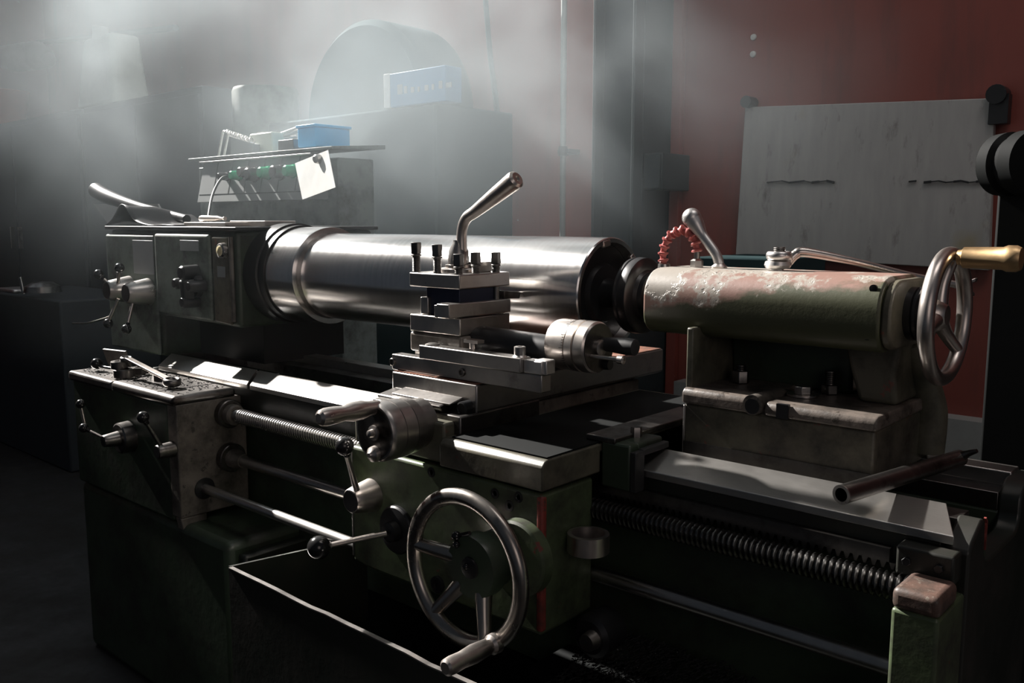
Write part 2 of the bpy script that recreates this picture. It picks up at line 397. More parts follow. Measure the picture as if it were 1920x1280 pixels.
t = thing('control_rod', 'lowest bright rod running from the gearbox hole to the apron', 'rod', (-1.7, 1.125, .57))
MB().cyl((-2.06, 1.125, .579), (-1.30, 1.125, .579), .0115, seg=32).build('rod', WAY, t)
MB().lathe((-2.031, 1.125, .579), XP, [(0, .027), (.004, .027), (.005, .02)], 32).build('bushing', BLACK, t)

# chip tray
t = thing('chip_tray', 'dark sheet metal chip tray with a thin bright front lip', 'tray', (-.9, 1.0, .45))
lip = [at(430, 1060, 'Y', .9)+Vector((0, 0, 0))]
n = 26; m = MB(); A = []; 
for i in range(n+1):
    x = -1.54+(1.34)*i/n; dz = -.004*math.exp(-((x+1.3)/.03)**2)-.003*math.exp(-((x+.98)/.02)**2)
    z = .568-.012*(i/n)+dz+random.uniform(-.0008, .0008)
    A.append((x, z))
poly = A+[(-.2, .2), (-1.54, .2)]
m.prism(poly, 'Y', .898, .904).build('front_panel', SHADEGREEN, t)
m = MB()
for (x, z), (x2, z2) in zip(A, A[1:]): m.loft([(x, .8965, z-.0015), (x, .9055, z-.0015), (x, .9055, z+.0012), (x, .8965, z+.0012)], [(x2, .8965, z2-.0015), (x2, .9055, z2-.0015), (x2, .9055, z2+.0012), (x2, .8965, z2+.0012)])
m.build('lip', MACH, t)
MB().box(-1.54, -.2, .904, 1.24, .2, .21).build('tray_floor', SHADEBLACK, t)
MB().prism([(.9, .57), (.9, .2), (1.24, .2), (1.24, .54)], 'X', -1.546, -1.54).build('end_panel', SHADEGREEN, t)
sw = MB(); random.seed(3)
for i in range(2600):
    px = random.uniform(-.92, -.45); y = min(1.255, 1.235-abs(random.gauss(0, .05)))
    top_ = .462+.085*math.exp(-((y-1.25)/.06)**2)*math.exp(-((px+.72)/.22)**4)
    h = top_-abs(random.gauss(0, .008)); h = max(h, .4625)
    a = random.random()*2*PI; s_l = random.uniform(.004, .012); R_ = .0035
    pts = [(px+R_*math.cos(a+q*1.3)+s_l*q*.3, min(1.258, y+R_*math.sin(a+q*1.3)), h+s_l*.3*q) for q in range(4)]
    for q in range(3):
        p0, p1 = Vector(pts[q]), Vector(pts[q+1]); d = Vector((0, 0, .002))
        v = [sw.bm.verts.new(c) for c in (p0, p1, p1+d, p0+d)]; sw.bm.faces.new(v)
tag(sw.build('metal_swarf', SWARF), 'heap of dark curly metal chips lying in the tray right of the apron', 'metal chips', kind='stuff')

# ------------------------------------------------------------------ feed gearbox
t = fb = thing('feed_gearbox', 'dark green box with levers in front of the headstock, oily top cover', 'gearbox', (-2.3, 1.15, .51))
MB().box(-2.62, -2.075, 1.062, 1.262, .50, .795).build('housing', GREEND, t, bevel=.006)
MB().box(-2.075, -2.03, 1.06, 1.25, .515, .80).build('end_cover', CAST, t, bevel=.003)
MB().prism([(1.06, .515), (1.13, .515), (1.13, .44), (1.075, .44)], 'X', -2.06, -2.032).build('lower_cover', CAST, t, bevel=.003)
MB().box(-2.36, -2.028, 1.052, 1.225, .795, .822).build('top_cover', MACHD, t, bevel=.012, seg=4)
MB().box(-2.64, -2.37, 1.058, 1.225, .79, .818).build('top_cover', MACHD, t, bevel=.008, seg=3)
MB().box(-2.35, -2.04, 1.085, 1.087, .8215, .823).box(-2.12, -2.118, 1.06, 1.22, .8215, .823).build('cover_seam', BLACK, t)
def lever(parent, hub, hubdir, hr0, hr1, hl, ballp, br, rodr=.004, hubmat=POL, rodmat=POL, rod0=None, face=None):
    hub = Vector(hub); d = Vector(hubdir).normalized()
    h = MB().lathe(hub, d, [(0, hr0), (hl*.7, (hr0+hr1*2)/3), (hl*.96, hr1), (hl, hr1*.93)], 32).build('lever_hub', hubmat, parent)
    if face: MB().lathe(hub+d*hl, d, [(0, hr1*.85), (.001, hr1*.85)], 32).build('hub_face', face, h)
    s = Vector(rod0) if rod0 is not None else hub+d*hl*.6
    bp = Vector(ballp)
    MB().cyl(s, bp, rodr*1.2, rodr, 16).build('lever_rod', rodmat, parent)
    MB().ball(bp, br).lathe(bp+(s-bp).normalized()*br*.8, s-bp, [(0, br*.5), (br*.6, br*.4)], 16).build('ball_knob', BALL, parent)
# round dial with lever, left
hp = at(222, 822, 'Y', 1.03)
MB().lathe((hp.x, 1.062, hp.z), YM, [(0, .042), (.03, .04), (.033, .036)], 40).build('selector_dial', MACHD, t)
lever(t, (hp.x, 1.03, hp.z), YM, .02, .015, .04, at(157, 802, 'Y', .96), .012, .0035, hubmat=MACHD)
MB().ball(at(151, 757, 'Y', .99), .012).build('ball_knob', BALL, t)
MB().cyl(at(151, 757, 'Y', .99), at(160, 800, 'Y', 1.0), .004, seg=12).build('lever_rod', POL, t)
hp = at(303, 846, 'Y', 1.03)
lever(t, (hp.x, 1.063, hp.z), YM, .02, .017, .045, at(268, 782, 'Y', .99), .0145, .0045, hubmat=MACHD, rodmat=MACHD, face=BLACK)

# crumbs of swarf scattered over the gearbox top and the gap of the bed
def crumbs(name, n, fx, fy, z, s0, s1, mat, lab):
    m = MB()
    for i in range(n):
        x, y = fx(), fy(); s_l = random.uniform(s0, s1); a = random.random()*PI
        m.obox((x, y, z+s_l*.3), (math.cos(a), math.sin(a), random.uniform(-.3, .3)), (-math.sin(a), math.cos(a), 0), ZP, s_l, s_l*.5, s_l*.5)
    return tag(m.build(name, mat), lab, 'metal chips', kind='stuff')
crumbs('black_crumbs', 420, lambda: random.uniform(-2.60, -2.05), lambda: random.uniform(1.075, 1.215), .8215, .002, .005, BLACK, 'black crumbs of swarf scattered over the gearbox top')
crumbs('bright_crumbs', 160, lambda: random.gauss(-2.0, .12), lambda: min(1.345, max(1.302, random.gauss(1.325, .012))), .838, .003, .009, CHROME, 'bright metal chips on the bed just behind the front way')
# loose parts lying on the gearbox
Z0 = .823
t = thing('ring_spanner', 'bright ring spanner lying across the black nuts on the gearbox', 'wrench', (-2.3, 1.14, Z0))
A = at(240, 672, 'Z', .875); B = at(318, 712, 'Z', .842)
MB().obox((A+B)/2, B-A, (0, 1, 0), (.1, 0, 1), (B-A).length, .018, .006).build('shank', POL, t, bevel=.0015)
MB().ring(B+Vector((.012, .0, -.004)), (.1, 0, 1), .0165, .0065, 32, 12, 1.5).build('ring_end', MACHD, t)
MB().ring(A+Vector((-.01, .0, -.003)), (.1, 0, 1), .012, .005, 32, 12, 1.4).build('ring_end', MACHD, t)
for (x, y, r, h, z) in ((233, 706, .028, .022, Z0), (262, 700, .024, .018, Z0), (224, 690, .022, .02, Z0+.022), (300, 712, .02, .016, Z0)):
    p = at(x, y, 'Z', z)
    nm = {233: 'leftmost black oily ring nut on the gearbox top, under the smaller one', 262: 'black oily nut under the middle of the bright spanner', 224: 'small black nut stacked on the leftmost ring nut', 300: 'black nut under the right end of the bright spanner'}[x]
    o = MB().lathe(p, ZP, [(0, r), (h*.9, r), (h, r*.92), (h, r*.55), (h*.3, r*.55)], 6 if x in (262, 300) else 28, True).build('ring_nut', MACHD)
    tag(o, nm, 'nut', 'loose nuts on the gearbox')
p = at(182, 692, 'Z', Z0)
t = thing('gear_knob', 'black ball knob lever lying at the left end of the gearbox top', 'knob', p)
MB().ball(p+Vector((0, 0, .016)), .016).build('ball', BALL, t); MB().cyl(p+Vector((.01, 0, .01)), p+Vector((.07, .02, .006)), .004, seg=12).build('stem', MACHD, t)
p = at(207, 672, 'Z', Z0+.02)
tag(MB().obox(p+Vector((0, .02, .0)), (1, .2, 0), (0, 1, .3), (0, -.3, 1), .10, .006, .05).build('leather_scrap', CAST), 'brown flat scrap standing behind the ring nuts on the gearbox', 'scrap')

# ------------------------------------------------------------------ headstock
t = hs = thing('headstock', 'green lathe headstock with selector levers and plates, left end of bed', 'headstock', (-2.4, 1.5, .84))
HF = 1.30
MB().prism([(-2.85, .84), (-2.545, .84), (-2.545, .965), (-2.125, .958), (-2.125, 1.215), (-2.85, 1.215)], 'Y', HF, 1.76).build('housing', GREEND, t, bevel=.012, seg=3)
MB().box(-2.862, -2.55, HF-.012, HF, .845, 1.20).build('left_door', GREENL, t, bevel=.006)
MB().prism([(-2.54, .975), (-2.24, .97), (-2.24, 1.205), (-2.54, 1.205)], 'Y', HF-.016, HF).build('front_cover', GREENL, t, bevel=.012, seg=4)
MB().prism([(-2.232, .97), (-2.15, .965), (-2.15, 1.2), (-2.232, 1.2)], 'Y', HF-.01, HF).build('side_cover', CASTG, t, bevel=.004)
MB().box(-2.87, -2.11, HF-.01, 1.77, 1.215, 1.226).build('lid', BLACK, t, bevel=.003)
MB().cyl((-2.142, HF-.006, .975), (-2.142, HF-.006, 1.2), .006, seg=12).build('oil_pipe', CAST, t)
# lower web between headstock and bed
MB().box(-2.545, -2.2, 1.42, 1.7, .84, .97).build('web', BLACK, t)
for (x, y, pl) in ((226, 543, 0), (262, 548, 1)):
    p = at(x, y, 'Y', HF-.04)
    bl = at(*((185, 514), (237, 617))[pl], 'Y', HF-.09)
    lever(t, (p.x, HF-.008, p.z), YM, .042, .028, .075, bl, .0145, .0045, hubmat=MACH, face=BLACK)
    b2 = at(*((224, 502), (203, 606))[pl], 'Y', HF-.07 if pl == 0 else HF-.09)
    MB().ball(b2, .0145).build('ball_knob', BALL, t)
    if pl == 0: MB().cyl(b2, (p.x, HF-.05, p.z), .005, seg=12).build('lever_rod', POL, t)
p0 = at(222, 560, 'Y', HF-.07); p1 = at(203, 603, 'Y', HF-.09)
MB().cyl(p0, p1, .005, seg=12).build('lever_rod', POL, t)
p = at(361, 535, 'Y', HF-.03)
kn = MB().lathe((p.x, HF-.012, p.z), YM, [(0, .036), (.02, .034), (.022, .03)], 32).build('selector_knob', BLACK, t)
MB().loft([(p.x-.02, HF-.03, p.z+.02), (p.x+.02, HF-.03, p.z+.02), (p.x+.012, HF-.03, p.z-.06), (p.x-.012, HF-.03, p.z-.06)], [(p.x-.014, HF-.065, p.z+.015), (p.x+.014, HF-.065, p.z+.015), (p.x+.008, HF-.06, p.z-.055), (p.x-.008, HF-.06, p.z-.055)]).build('grip', BLACK, kn, bevel=.006, seg=3)
for dx, dz, r in ((0, .035, .022), (-.038, .005, .016), (.038, 0, .017), (0, -.045, .017)):
    MB().lathe((p.x+dx, HF-.015, p.z+dz), YM, [(0, r), (.045, r*.9), (.05, r*.7)], 24).build('lobe', BLACK, kn)
p = at(414, 470, 'Y', HF-.02)
sg = MB().lathe((p.x, HF-.01, p.z), YM, [(0, .021), (.012, .02), (.014, .017)], 32).build('sight_glass_ring', MACH, t)
MB().lathe((p.x, HF-.022, p.z), YM, [(0, .015), (.004, .013), (.007, .007), (.008, 0)], 24).build('glass', SIGHT, sg)
for (x0, y0, x1, y1, Y, m_) in ((249, 450, 290, 515, HF-.0125, TAG), (338, 450, 374, 471, HF-.0145, TAG), (408, 499, 423, 520, HF-.0105, TAG)):
    a, c = at(x0, y0, 'Y', Y), at(x1, y1, 'Y', Y)
    MB().box(a.x, c.x, Y-.002, Y, c.z, a.z).build('name_plate', m_, t, bevel=.0005)
# spindle nose and drum
MB().lathe((-2.125, AY, AZ), XP, [(0, .135), (.06, .135), (.062, .13), (.088, .13)], 64).build('spindle_flange', BLACK, t)

# workpiece drum: part of one turned roller
t = roll = thing('steel_roller', 'large bright turned steel roller clamped between headstock and tailstock', 'steel roller', (-1.5, AY, AZ-.125))
MB().lathe((-2.038, AY, AZ), XP, [(0, .115), (.003, .125), (.118, .126), (.122, .125), (.1225, .118)], 128).build('collar', TURN, t)
MB().lathe((-1.9155, AY, AZ), XP, [(0, .112), (.006, .103), (.012, .103)], 96).build('groove', MACHD, t)
prof = [(0, .104), (.003, .1085), (.02, .110), (.38, .110), (.3805, .1098), (.65, .1098), (.6505, .11), (.8745, .11), (.877, .108), (.877, .1), (.85, .098)]
MB().lathe((-1.906, AY, AZ), XP, prof, 160).build('barrel', TURN, t)
MB().lathe((-1.052, AY, AZ), XP, [(0, .098), (.001, .098), (.002, .06), (.012, .055), (.014, .03), (.05, .025)], 96).build('end_plug', BLACK, t)
for th in (100, 215, 340, 40):
    a = math.radians(th); e = Vector((0, math.cos(a), math.sin(a))); tt = Vector((0, -math.sin(a), math.cos(a)))
    MB().obox(Vector((-1.033, AY, AZ))+e*.1, XP, e, tt, .01, .014, .026).build('end_lug', POL, t, bevel=.003)

# live centre
t = thing('live_centre', 'black disc shaped live centre pressing against the roller end', 'live centre', (-.97, AY, AZ-.073))
MB().lathe((-1.0, AY, AZ), XP, [(0, .022), (.008, .03), (.017, .034), (.019, .066), (.024, .072), (.030, .073), (.033, .0715), (.036, .073), (.05, .072), (.053, .068), (.054, .05), (.06, .046), (.062, .04)], 96).build('disc', BLACK, t)
MB().lathe((-.943, AY, AZ), XP, [(0, .046), (.012, .044), (.014, .034), (.02, .032)], 64).build('nut', BLACK, t)

# ------------------------------------------------------------------ carriage
t = cg = thing('carriage', 'green lathe carriage with apron, handwheel and cross slide, centre front', 'carriage', (-1.1, 1.3, .58))
AF = 1.05
ax0, ax1 = -1.345, -.872
MB().prism([(ax0, .59), (ax0+.06, .585), (ax1, .585), (ax1, .818), (ax0, .818)], 'Y', AF, 1.185).build('apron', GREEN, t, bevel=.006, seg=3)
MB().box(ax0-.001, ax0+.003, AF-.001, AF+.006, .60, .815).build('sunlit_edge', MACH, t, bevel=.001)  # bright strip painting the sunlit rim of the apron
MB().box(ax1-.012, ax1+.001, AF-.001, AF+.014, .59, .815).build('rubbed_corner', REDEDGE, t, bevel=.005, seg=3)
s_ = MB().prism([(AF-.002, .823), (AF-.002, .862), (AF+.008, .872), (1.66, .872), (1.66, .8585), (1.2, .8585), (1.2, .823)], 'X', -1.10, ax1+.003).build('saddle', CASTG, t, bevel=.003, seg=3)
MB().box(-1.084, -.874, 1.064, 1.64, .8722, .875).build('shaded_top', SHADEBLACK, t)  # dark sheet standing in for the shade on the saddle top
MB().box(-1.345, -1.1, AF+.01, 1.22, .823, .895).build('saddle_front', CASTG, t, bevel=.005)
MB().box(-1.345, -1.1, 1.22, 1.66, .858, .895).build('saddle_bridge', CAST, t, bevel=.003)
MB().box(-1.19, -1.085, AF+.035, 1.3, .835, .905).build('screw_block', MACHD, t, bevel=.003)
MB().box(-1.35, -1.19, AF+.06, 1.3, .893, .899).build('saddle_top_face', WAY, t, bevel=.001)
for x, y in ((809, 885), (972, 932), (955, 948), (928, 925)):
    p = at(x, y, 'Y', AF); MB().lathe((p.x, AF+.001, p.z), YM, [(0, .009 if x < 950 else .01), (.002, .009), (.0021, .005), (.001, .004)], 20).build('plug_screw', BLACK, t)
MB().box(-.868, -.81, 1.222, 1.298, .86, .878).box(-.868, -.81, 1.2, 1.226, .80, .878).build('wiper_block', GREEND, t, bevel=.004)
MB().box(-.81, -.798, 1.2, 1.226, .80, .868).box(-.81, -.798, 1.222, 1.3, .859, .87).build('way_wiper', RUBBER, t, bevel=.002)
MB().hexn((-.84, 1.262, .875), ZP, .02, .01).build('bolt', MACHD, t)
MB().box(-.90, -.84, 1.2, 1.5, .875, .885).build('oil_strip', MACHD, t, bevel=.002)
# cup bracket on apron right side
cp = at(1103, 1008, 'X', -.835)
m = MB().lathe((cp.x, cp.y, cp.z-.022), ZP, [(0, .034), (.03, .034), (.0305, .027), (.004, .026)], 40)
cup = m.build('bushing_cup', POL, t)
MB().lathe((cp.x, cp.y, cp.z-.016), ZP, [(0, .0255), (.001, .0255)], 32).build('inside', BLACK, cup)
# handwheel on the apron
HC = Vector((-.955, .962, .70))
wh = MB().ring(HC, YP, .117, .0135, 96, 20, .85).build('handwheel_rim', WHEEL, t)
MB().lathe(HC+Vector((0, .012, 0)), YP, [(0, .05), (.006, .052), (.028, .052), (.03, .045), (.092, .045)], 48).build('hub', GREEND, wh)
MB().lathe(HC+Vector((0, .012, 0)), YM, [(0, .018), (.003, .017), (.004, .012)], 24).build('hub_nut', BLACK, wh)
MB().ball(HC+Vector((-.003, .006, .003)), .006).build('hub_screw', BALL, wh)
for th in (172, 232, 292, 60):
    a = math.radians(th); e = Vector((math.cos(a), 0, math.sin(a)))
    if th == 60: continue
    MB().tube([HC+e*.045+Vector((0, .025, 0)), HC+e*.08+Vector((0, .012, 0)), HC+e*.115], [.0145, .012, .0105], 16).build('spoke', WHEEL, wh)
kp = HC+Vector((-.03, .012, .045))
MB().ball(kp, .008).ball(kp+Vector((.004, -.004, -.012)), .006).cyl(kp, kp+Vector((.03, 0, .012)), .0035, seg=10).build('grease_nipple', BALL, wh)
hd = HC+Vector((.072, -.005, -.094)); he = hd+Vector((0, -.10, -.003))
MB().lathe(hd, YM, [(0, .016), (.012, .0155), (.016, .011), (.02, .0125), (.05, .0145), (.075, .0125), (.095, .0135), (.106, .0125), (.109, .009)], 32).build('crank_handle', POL, wh)
MB().lathe((HC.x+.045, 1.05, HC.z+.01), YM, [(0, .062), (.02, .062), (.023, .058)], 48).build('wheel_boss', GREEN, t)
# cross feed dial
DC = Vector((-1.168, .962, .886))
dl = MB().lathe((DC.x, 1.07, DC.z), YM, [(0, .044), (.028, .044), (.03, .049), (.05, .0505), (.0505, .049), (.053, .049), (.0535, .0515), (.077, .0515), (.0775, .05), (.0795, .05), (.08, .0515), (.1, .0515), (.104, .0505), (.108, .048)], 72).build('feed_dial', MACH, t)
MB().lathe((DC.x, DC.y+.002, DC.z), YM, [(0, .0445), (.002, .0445)], 48).build('dial_face', MACHD, dl)
MB().lathe((DC.x, DC.y, DC.z+.0), YM, [(0, .013), (.003, .013), (.004, .007), (.012, .006), (.013, .004)], 24).build('centre_nut', POL, dl)
MB().lathe((DC.x+.002, DC.y, DC.z-.036), YM, [(0, .014), (.008, .013), (.012, .006), (.015, .004)], 24).build('clamp_screw', POL, dl)
hb = Vector((DC.x-.002, DC.y+.0, DC.z+.043))
MB().lathe(hb+Vector((0, .01, 0)), YM, [(0, .012), (.02, .0125), (.035, .016), (.055, .0165), (.072, .0125), (.09, .0145), (.108, .015), (.118, .013), (.122, .008)], 32).build('dial_handle', POL, dl)
# ball lever with cone hub
lever(t, (at(697, 928, 'Y', AF).x, AF, at(697, 928, 'Y', AF).z), YM, .032, .023, .05, at(646, 836, 'Y', .955), .0165, .005, hubmat=POL, rodmat=MACH, face=BLACK)
# black flange with long ball lever
p = at(747, 992, 'Y', AF)
MB().lathe((p.x, AF, p.z), YM, [(0, .045), (.006, .045), (.009, .042), (.011, .02), (.024, .018), (.026, .014)], 48).build('lever_flange', BLACK, t)
a = Vector((p.x, AF-.03, p.z)); bp = at(598, 1026, 'Y', .905)
MB().cyl(a, bp+(a-bp)*.12, .0055, .0045, 16).build('lever_rod', POL, t)
MB().hexn(bp+(a-bp)*.08, a-bp, .012, .007).build('lever_nut', MACH, t)
MB().ball(bp, .0205, 32).build('ball_knob', BALL, t)
# black hub near the foot of the apron's right side
p = at(1105, 1195, 'Y', 1.13)
kn = MB().lathe((p.x, 1.185, p.z), YM, [(0, .036), (.05, .036), (.056, .028)], 40).build('worm_hub', BLACK, t)
MB().lathe((p.x+.008, 1.13, p.z), YM, [(0, .016), (.02, .014)], 24).build('hub_pin', POL, kn)
p = at(822, 1095, 'Y', AF); MB().lathe((p.x, AF+.001, p.z), YM, [(0, .016), (.006, .015), (.0061, .009), (.002, .008)], 28).build('recess_plug', BLACK, t)
p = at(780, 1000, 'Y', AF)

# cross slide (part of the carriage group, can slide off)
t = cs = thing('cross_slide', 'flat steel cross slide lying across the saddle under the tool post', 'cross slide', (-1.2, 1.4, .895))
MB().prism([(-1.312, .905), (-1.30, .899), (-1.10, .899), (-1.086, .905), (-1.086, .955), (-1.312, .955)], 'Y', 1.127, 1.735).build('slide', MACH, t, bevel=.003)
MB().box(-1.308, -1.09, 1.129, 1.73, .9552, .9568).build('worn_top', RUSTY, t)
m = MB().prism([(1.127, .925), (1.085, .918), (1.083, .914), (1.1, .893), (1.127, .893)], 'X', -1.305, -1.135)
m.build('way_cover', MACHD, t, bevel=.003)
MB().prism([(1.127, .929), (1.094, .922), (1.094, .919), (1.127, .924)], 'X', -1.275, -1.12).build('cover_plate', MACH, t, bevel=.0008)
MB().lathe((-1.105, 1.128, .913), YM, [(0, .013), (.02, .013), (.021, .01), (.019, .009)], 28).build('oil_cap', BLACK, t)
for x in (-1.29, -1.11): MB().lathe((x, 1.15, .9567), ZP, [(0, .006), (.001, .0058)], 16).build('screw', BLACK, t)
# stop bars across the slide
t = thing('stop_bar', 'long flat steel bar with two socket screws under the tool post', 'bar', (-1.14, 1.145, .955))
a = at(729, 667, 'Y', 1.135); c2 = at(1036, 700, 'Y', 1.135)
MB().box(-1.322, -.945, 1.136, 1.162, .957, .987).build('bar', MACH, t, bevel=.002)
for x, y in ((737, 678), (867, 698)):
    p = at(x, y, 'Y', 1.136); MB().lathe((p.x, 1.137, p.z), YM, [(0, .0075), (.004, .0075), (.005, .0065), (.005, .0045), (.002, .004)], 20).build('socket_screw', MACHD, t)
t = thing('clamp_bar', 'shorter steel bar with upright bolt lying on the long bar', 'bar', (-1.1, 1.145, .987))
MB().box(-1.236, -.985, 1.128, 1.156, .9872, 1.013).build('bar', MACH, t, bevel=.002)
MB().box(-.985, -.945, 1.136, 1.16, .9875, 1.010).box(-.965, -.938, 1.14, 1.164, .9875, 1.012).build('end_block', CHROME, t, bevel=.002)
MB().lathe((-1.215, 1.143, 1.013), ZP, [(0, .013), (.002, .013), (.004, .008)], 28).build('round_cap', MACH, t)
MB().lathe((-.998, 1.142, 1.013), ZP, [(0, .013), (.003, .010), (.017, .010), (.018, .008), (.018, .005), (.012, .005)], 24).build('upright_bolt', MACH, t)
MB().lathe((-1.135, 1.168, .99), ZP, [(0, .012), (.02, .006), (.032, .006)], 20).box(-1.15, -1.115, 1.16, 1.178, 1.022, 1.028).build('t_bolt', POL, t)

# compound slide
t = cr = thing('compound_slide', 'dark compound slide with round graduated dial and crank handles', 'compound slide', (-1.15, 1.25, .955))
PX0, PX1, PY0, PY1 = -1.302, -1.166, 1.166, 1.305
MB().lathe(((PX0+PX1)/2, 1.24, .957), ZP, [(0, .074), (.035, .074)], 48).build('swivel_base', MACHD, t)
MB().box(PX0-.002, PX1+.004, PY0, PY1+.01, .992, 1.030).build('top_slide', CAST, t, bevel=.006, seg=3)
MB().box(PX0+.002, -1.262, PY0+.01, PY1, .957, .992).build('foot', MACH, t, bevel=.002)
MB().lathe((PX1-.01, 1.222, 1.012), XP, [(0, .034), (.12, .032), (.19, .030), (.2, .028)], 48).build('screw_housing', BLACK, t)
MB().box(PX1-.01, -1.0, 1.195, 1.25, .975, 1.0).build('housing_foot', BLACK, t, bevel=.004)
DX = -.968; dc = Vector((DX, 1.222, 1.03))
dl = MB().lathe(dc-Vector((.012, 0, 0)), XP, [(0, .034), (.004, .042), (.012, .044), (.044, .044), (.0445, .0425), (.047, .0425), (.0475, .0445), (.062, .0445), (.0625, .042), (.066, .042), (.0665, .0445), (.085, .044), (.088, .041)], 72).build('graduated_dial', POL, t)
MB().lathe(dc+Vector((.0765, 0, 0)), XP, [(0, .041), (.001, .041)], 48).build('dial_face', MACHD, dl)
gm = MB()
for i in range(60):
    th = 2*PI*i/60; e = Vector((0, math.cos(th), math.sin(th))); tt = Vector((0, -math.sin(th), math.cos(th)))
    L = .008 if i % 5 == 0 else .004
    gm.obox(dc+Vector((.037-L/2-.004, 0, 0))+e*.0441, XP, e, tt, L, .0004, .0007)
gm.build('graduation', BLACK, dl)
MB().lathe(dc+Vector((.077, 0, 0)), XP, [(0, .014), (.006, .014), (.008, .010)], 28).build('dial_nut', MACH, dl)
a = dc+Vector((.076, .012, .01)); a = Vector((a.x, 1.235, 1.035))
MB().lathe(a, XP, [(0, .011), (.01, .012), (.05, .0145), (.065, .0135), (.068, .009)], 28).build('crank_handle', RUBBER, dl)
a = Vector((dc.x+.076, 1.20, 1.018))
MB().lathe(a, XP, [(0, .0035), (.055, .0035), (.056, .007), (.066, .007), (.068, .004)], 20).build('pin_handle', POL, dl)
a = Vector((dc.x+.076, 1.24, 1.0)); MB().lathe(a, XP, [(0, .01), (.012, .009)], 20).build('counterweight', BLACK, dl)

# tool post
t = tp = thing('tool_post', 'square four way tool post with bent steel locking handle', 'tool post', ((PX0+PX1)/2, 1.235, 1.03))
MB().box(PX0, PX1, PY0, PY1, 1.031, 1.064).build('base_plate', MACH, t, bevel=.0025)
MB().box(PX0+.035, PX1-.012, PY0+.012, PY1-.03, 1.064, 1.117).build('core', BLUEPLATE, t, bevel=.002)
MB().box(PX0, PX1, PY0, PY1, 1.117, 1.144).build('top_plate', MACH, t, bevel=.0025)
cc = Vector(((PX0+PX1)/2-.0, (PY0+PY1)/2, 1.144))
hc = at(860, 500, 'Y', 1.235)
hx, hy = hc.x, 1.235
MB().lathe((hx, hy, 1.144), ZP, [(0, .038), (.006, .038), (.008, .034), (.0085, .026), (.014, .026), (.016, .018)], 40).build('washer', POL, t)
p1, p2, p3, p4 = at(866, 478, 'Y', hy), at(866, 435, 'Y', hy), at(874, 410, 'Y', hy), at(968, 336, 'Y', hy)
MB().lathe((hx, hy, 1.155), ZP, [(0, .021), (.01, .021), (.03, .019), (.045, .011), (.05, .0105)], 32).build('hub', MACH, t)
MB().tube([(p1.x, hy, 1.175), p1, p2, p3, p3+(p4-p3)*.2, p3+(p4-p3)*.6, p4-(p4-p3)*.06], [.0105, .0105, .010, .0105, .0115, .015, .0175], 24).build('locking_handle', POL, t)
d = (p4-p3).normalized()
MB().lathe(p4-(p4-p3)*.065, d, [(0, .0172), (.003, .0176), (.009, .0165), (.013, .012), (.0125, .006), (.009, .004)], 32).build('handle_end', POL, t)
def sqbolt(x, y, zt, topped=True, lab=None):
    zh = zt-.022
    b_ = MB().lathe((x, y, 1.13), ZP, [(0, .0074), (zh-1.134, .0074)], 16)
    z = 1.146
    while z < zh-.006:
        b_.lathe((x, y, z), ZP, [(0, .0074), (.0007, .0082), (.0014, .0074)], 16, False); z += .0024
    sh = b_.build('clamp_bolt', MACHD, t)
    MB().lathe((x, y, zh-.004), ZP, [(0, .0098), (.002, .0101), (.004, .0075)], 20).obox((x, y, zh+.011), (1, .25, 0), (-.25, 1, 0), ZP, .0145, .0145, .022).build('square_head', MACHD, sh, bevel=.0015)
for (x, y, yt, Y) in ((781, 512, 454, PY0+.012), (820, 514, 458, PY0+.012), (860, 515, 476, PY0+.012)):
    p = at(x, y, 'Y', Y); q = at(x, yt, 'Y', Y); sqbolt(p.x, Y, q.z)
for (x, Y, yt) in ((899, 1.222, 473), (938, 1.278, 473)):
    p = at(x, 505, 'Y', Y); q = at(x, yt, 'Y', Y); sqbolt(PX1-.012, Y, q.z)
MB().lathe((PX1-.012, 1.278, 1.06), ZP, [(0, .0068), (.06, .0068)], 16).build('clamp_bolt', MACHD, t)
m = MB().box(-1.262, -1.195, PY1-.055, PY1-.02, 1.144, 1.163)
m.build('rear_block', MACH, t, bevel=.002)
t = thing('cutting_tool', 'steel cutting tool clamped in the post with its tip at the roller', 'cutting tool', (-1.17, 1.23, 1.064))
MB().box(-1.195, -1.162, 1.135, 1.303, 1.066, 1.092).build('tool_shank', MACH, t, bevel=.002)
MB().prism([(1.135, 1.066), (1.135, 1.089), (1.15, 1.092), (1.18, 1.092), (1.18, 1.066)], 'X', -1.2, -1.192).build('worn_end', MACH, t, bevel=.001)
MB().loft([(-1.19, 1.29, 1.0925), (-1.168, 1.29, 1.0925), (-1.168, 1.29, 1.108), (-1.19, 1.29, 1.108)], [(-1.176, 1.336, 1.090), (-1.168, 1.336, 1.090), (-1.166, 1.338, 1.103), (-1.178, 1.338, 1.103)]).build('tip', MACHD, t, bevel=.001)
t = tag(MB().box(-1.276, -1.255, 1.17, 1.205, 1.0642, 1.098).build('packing_piece', MACH, bevel=.002), 'small steel block beside the left of the tool post core', 'steel block')

# ------------------------------------------------------------------ tailstock
t = ts = thing('tailstock', 'heavy worn green tailstock with handwheel, right end of the bed', 'tailstock', (-.65, 1.46, .84))
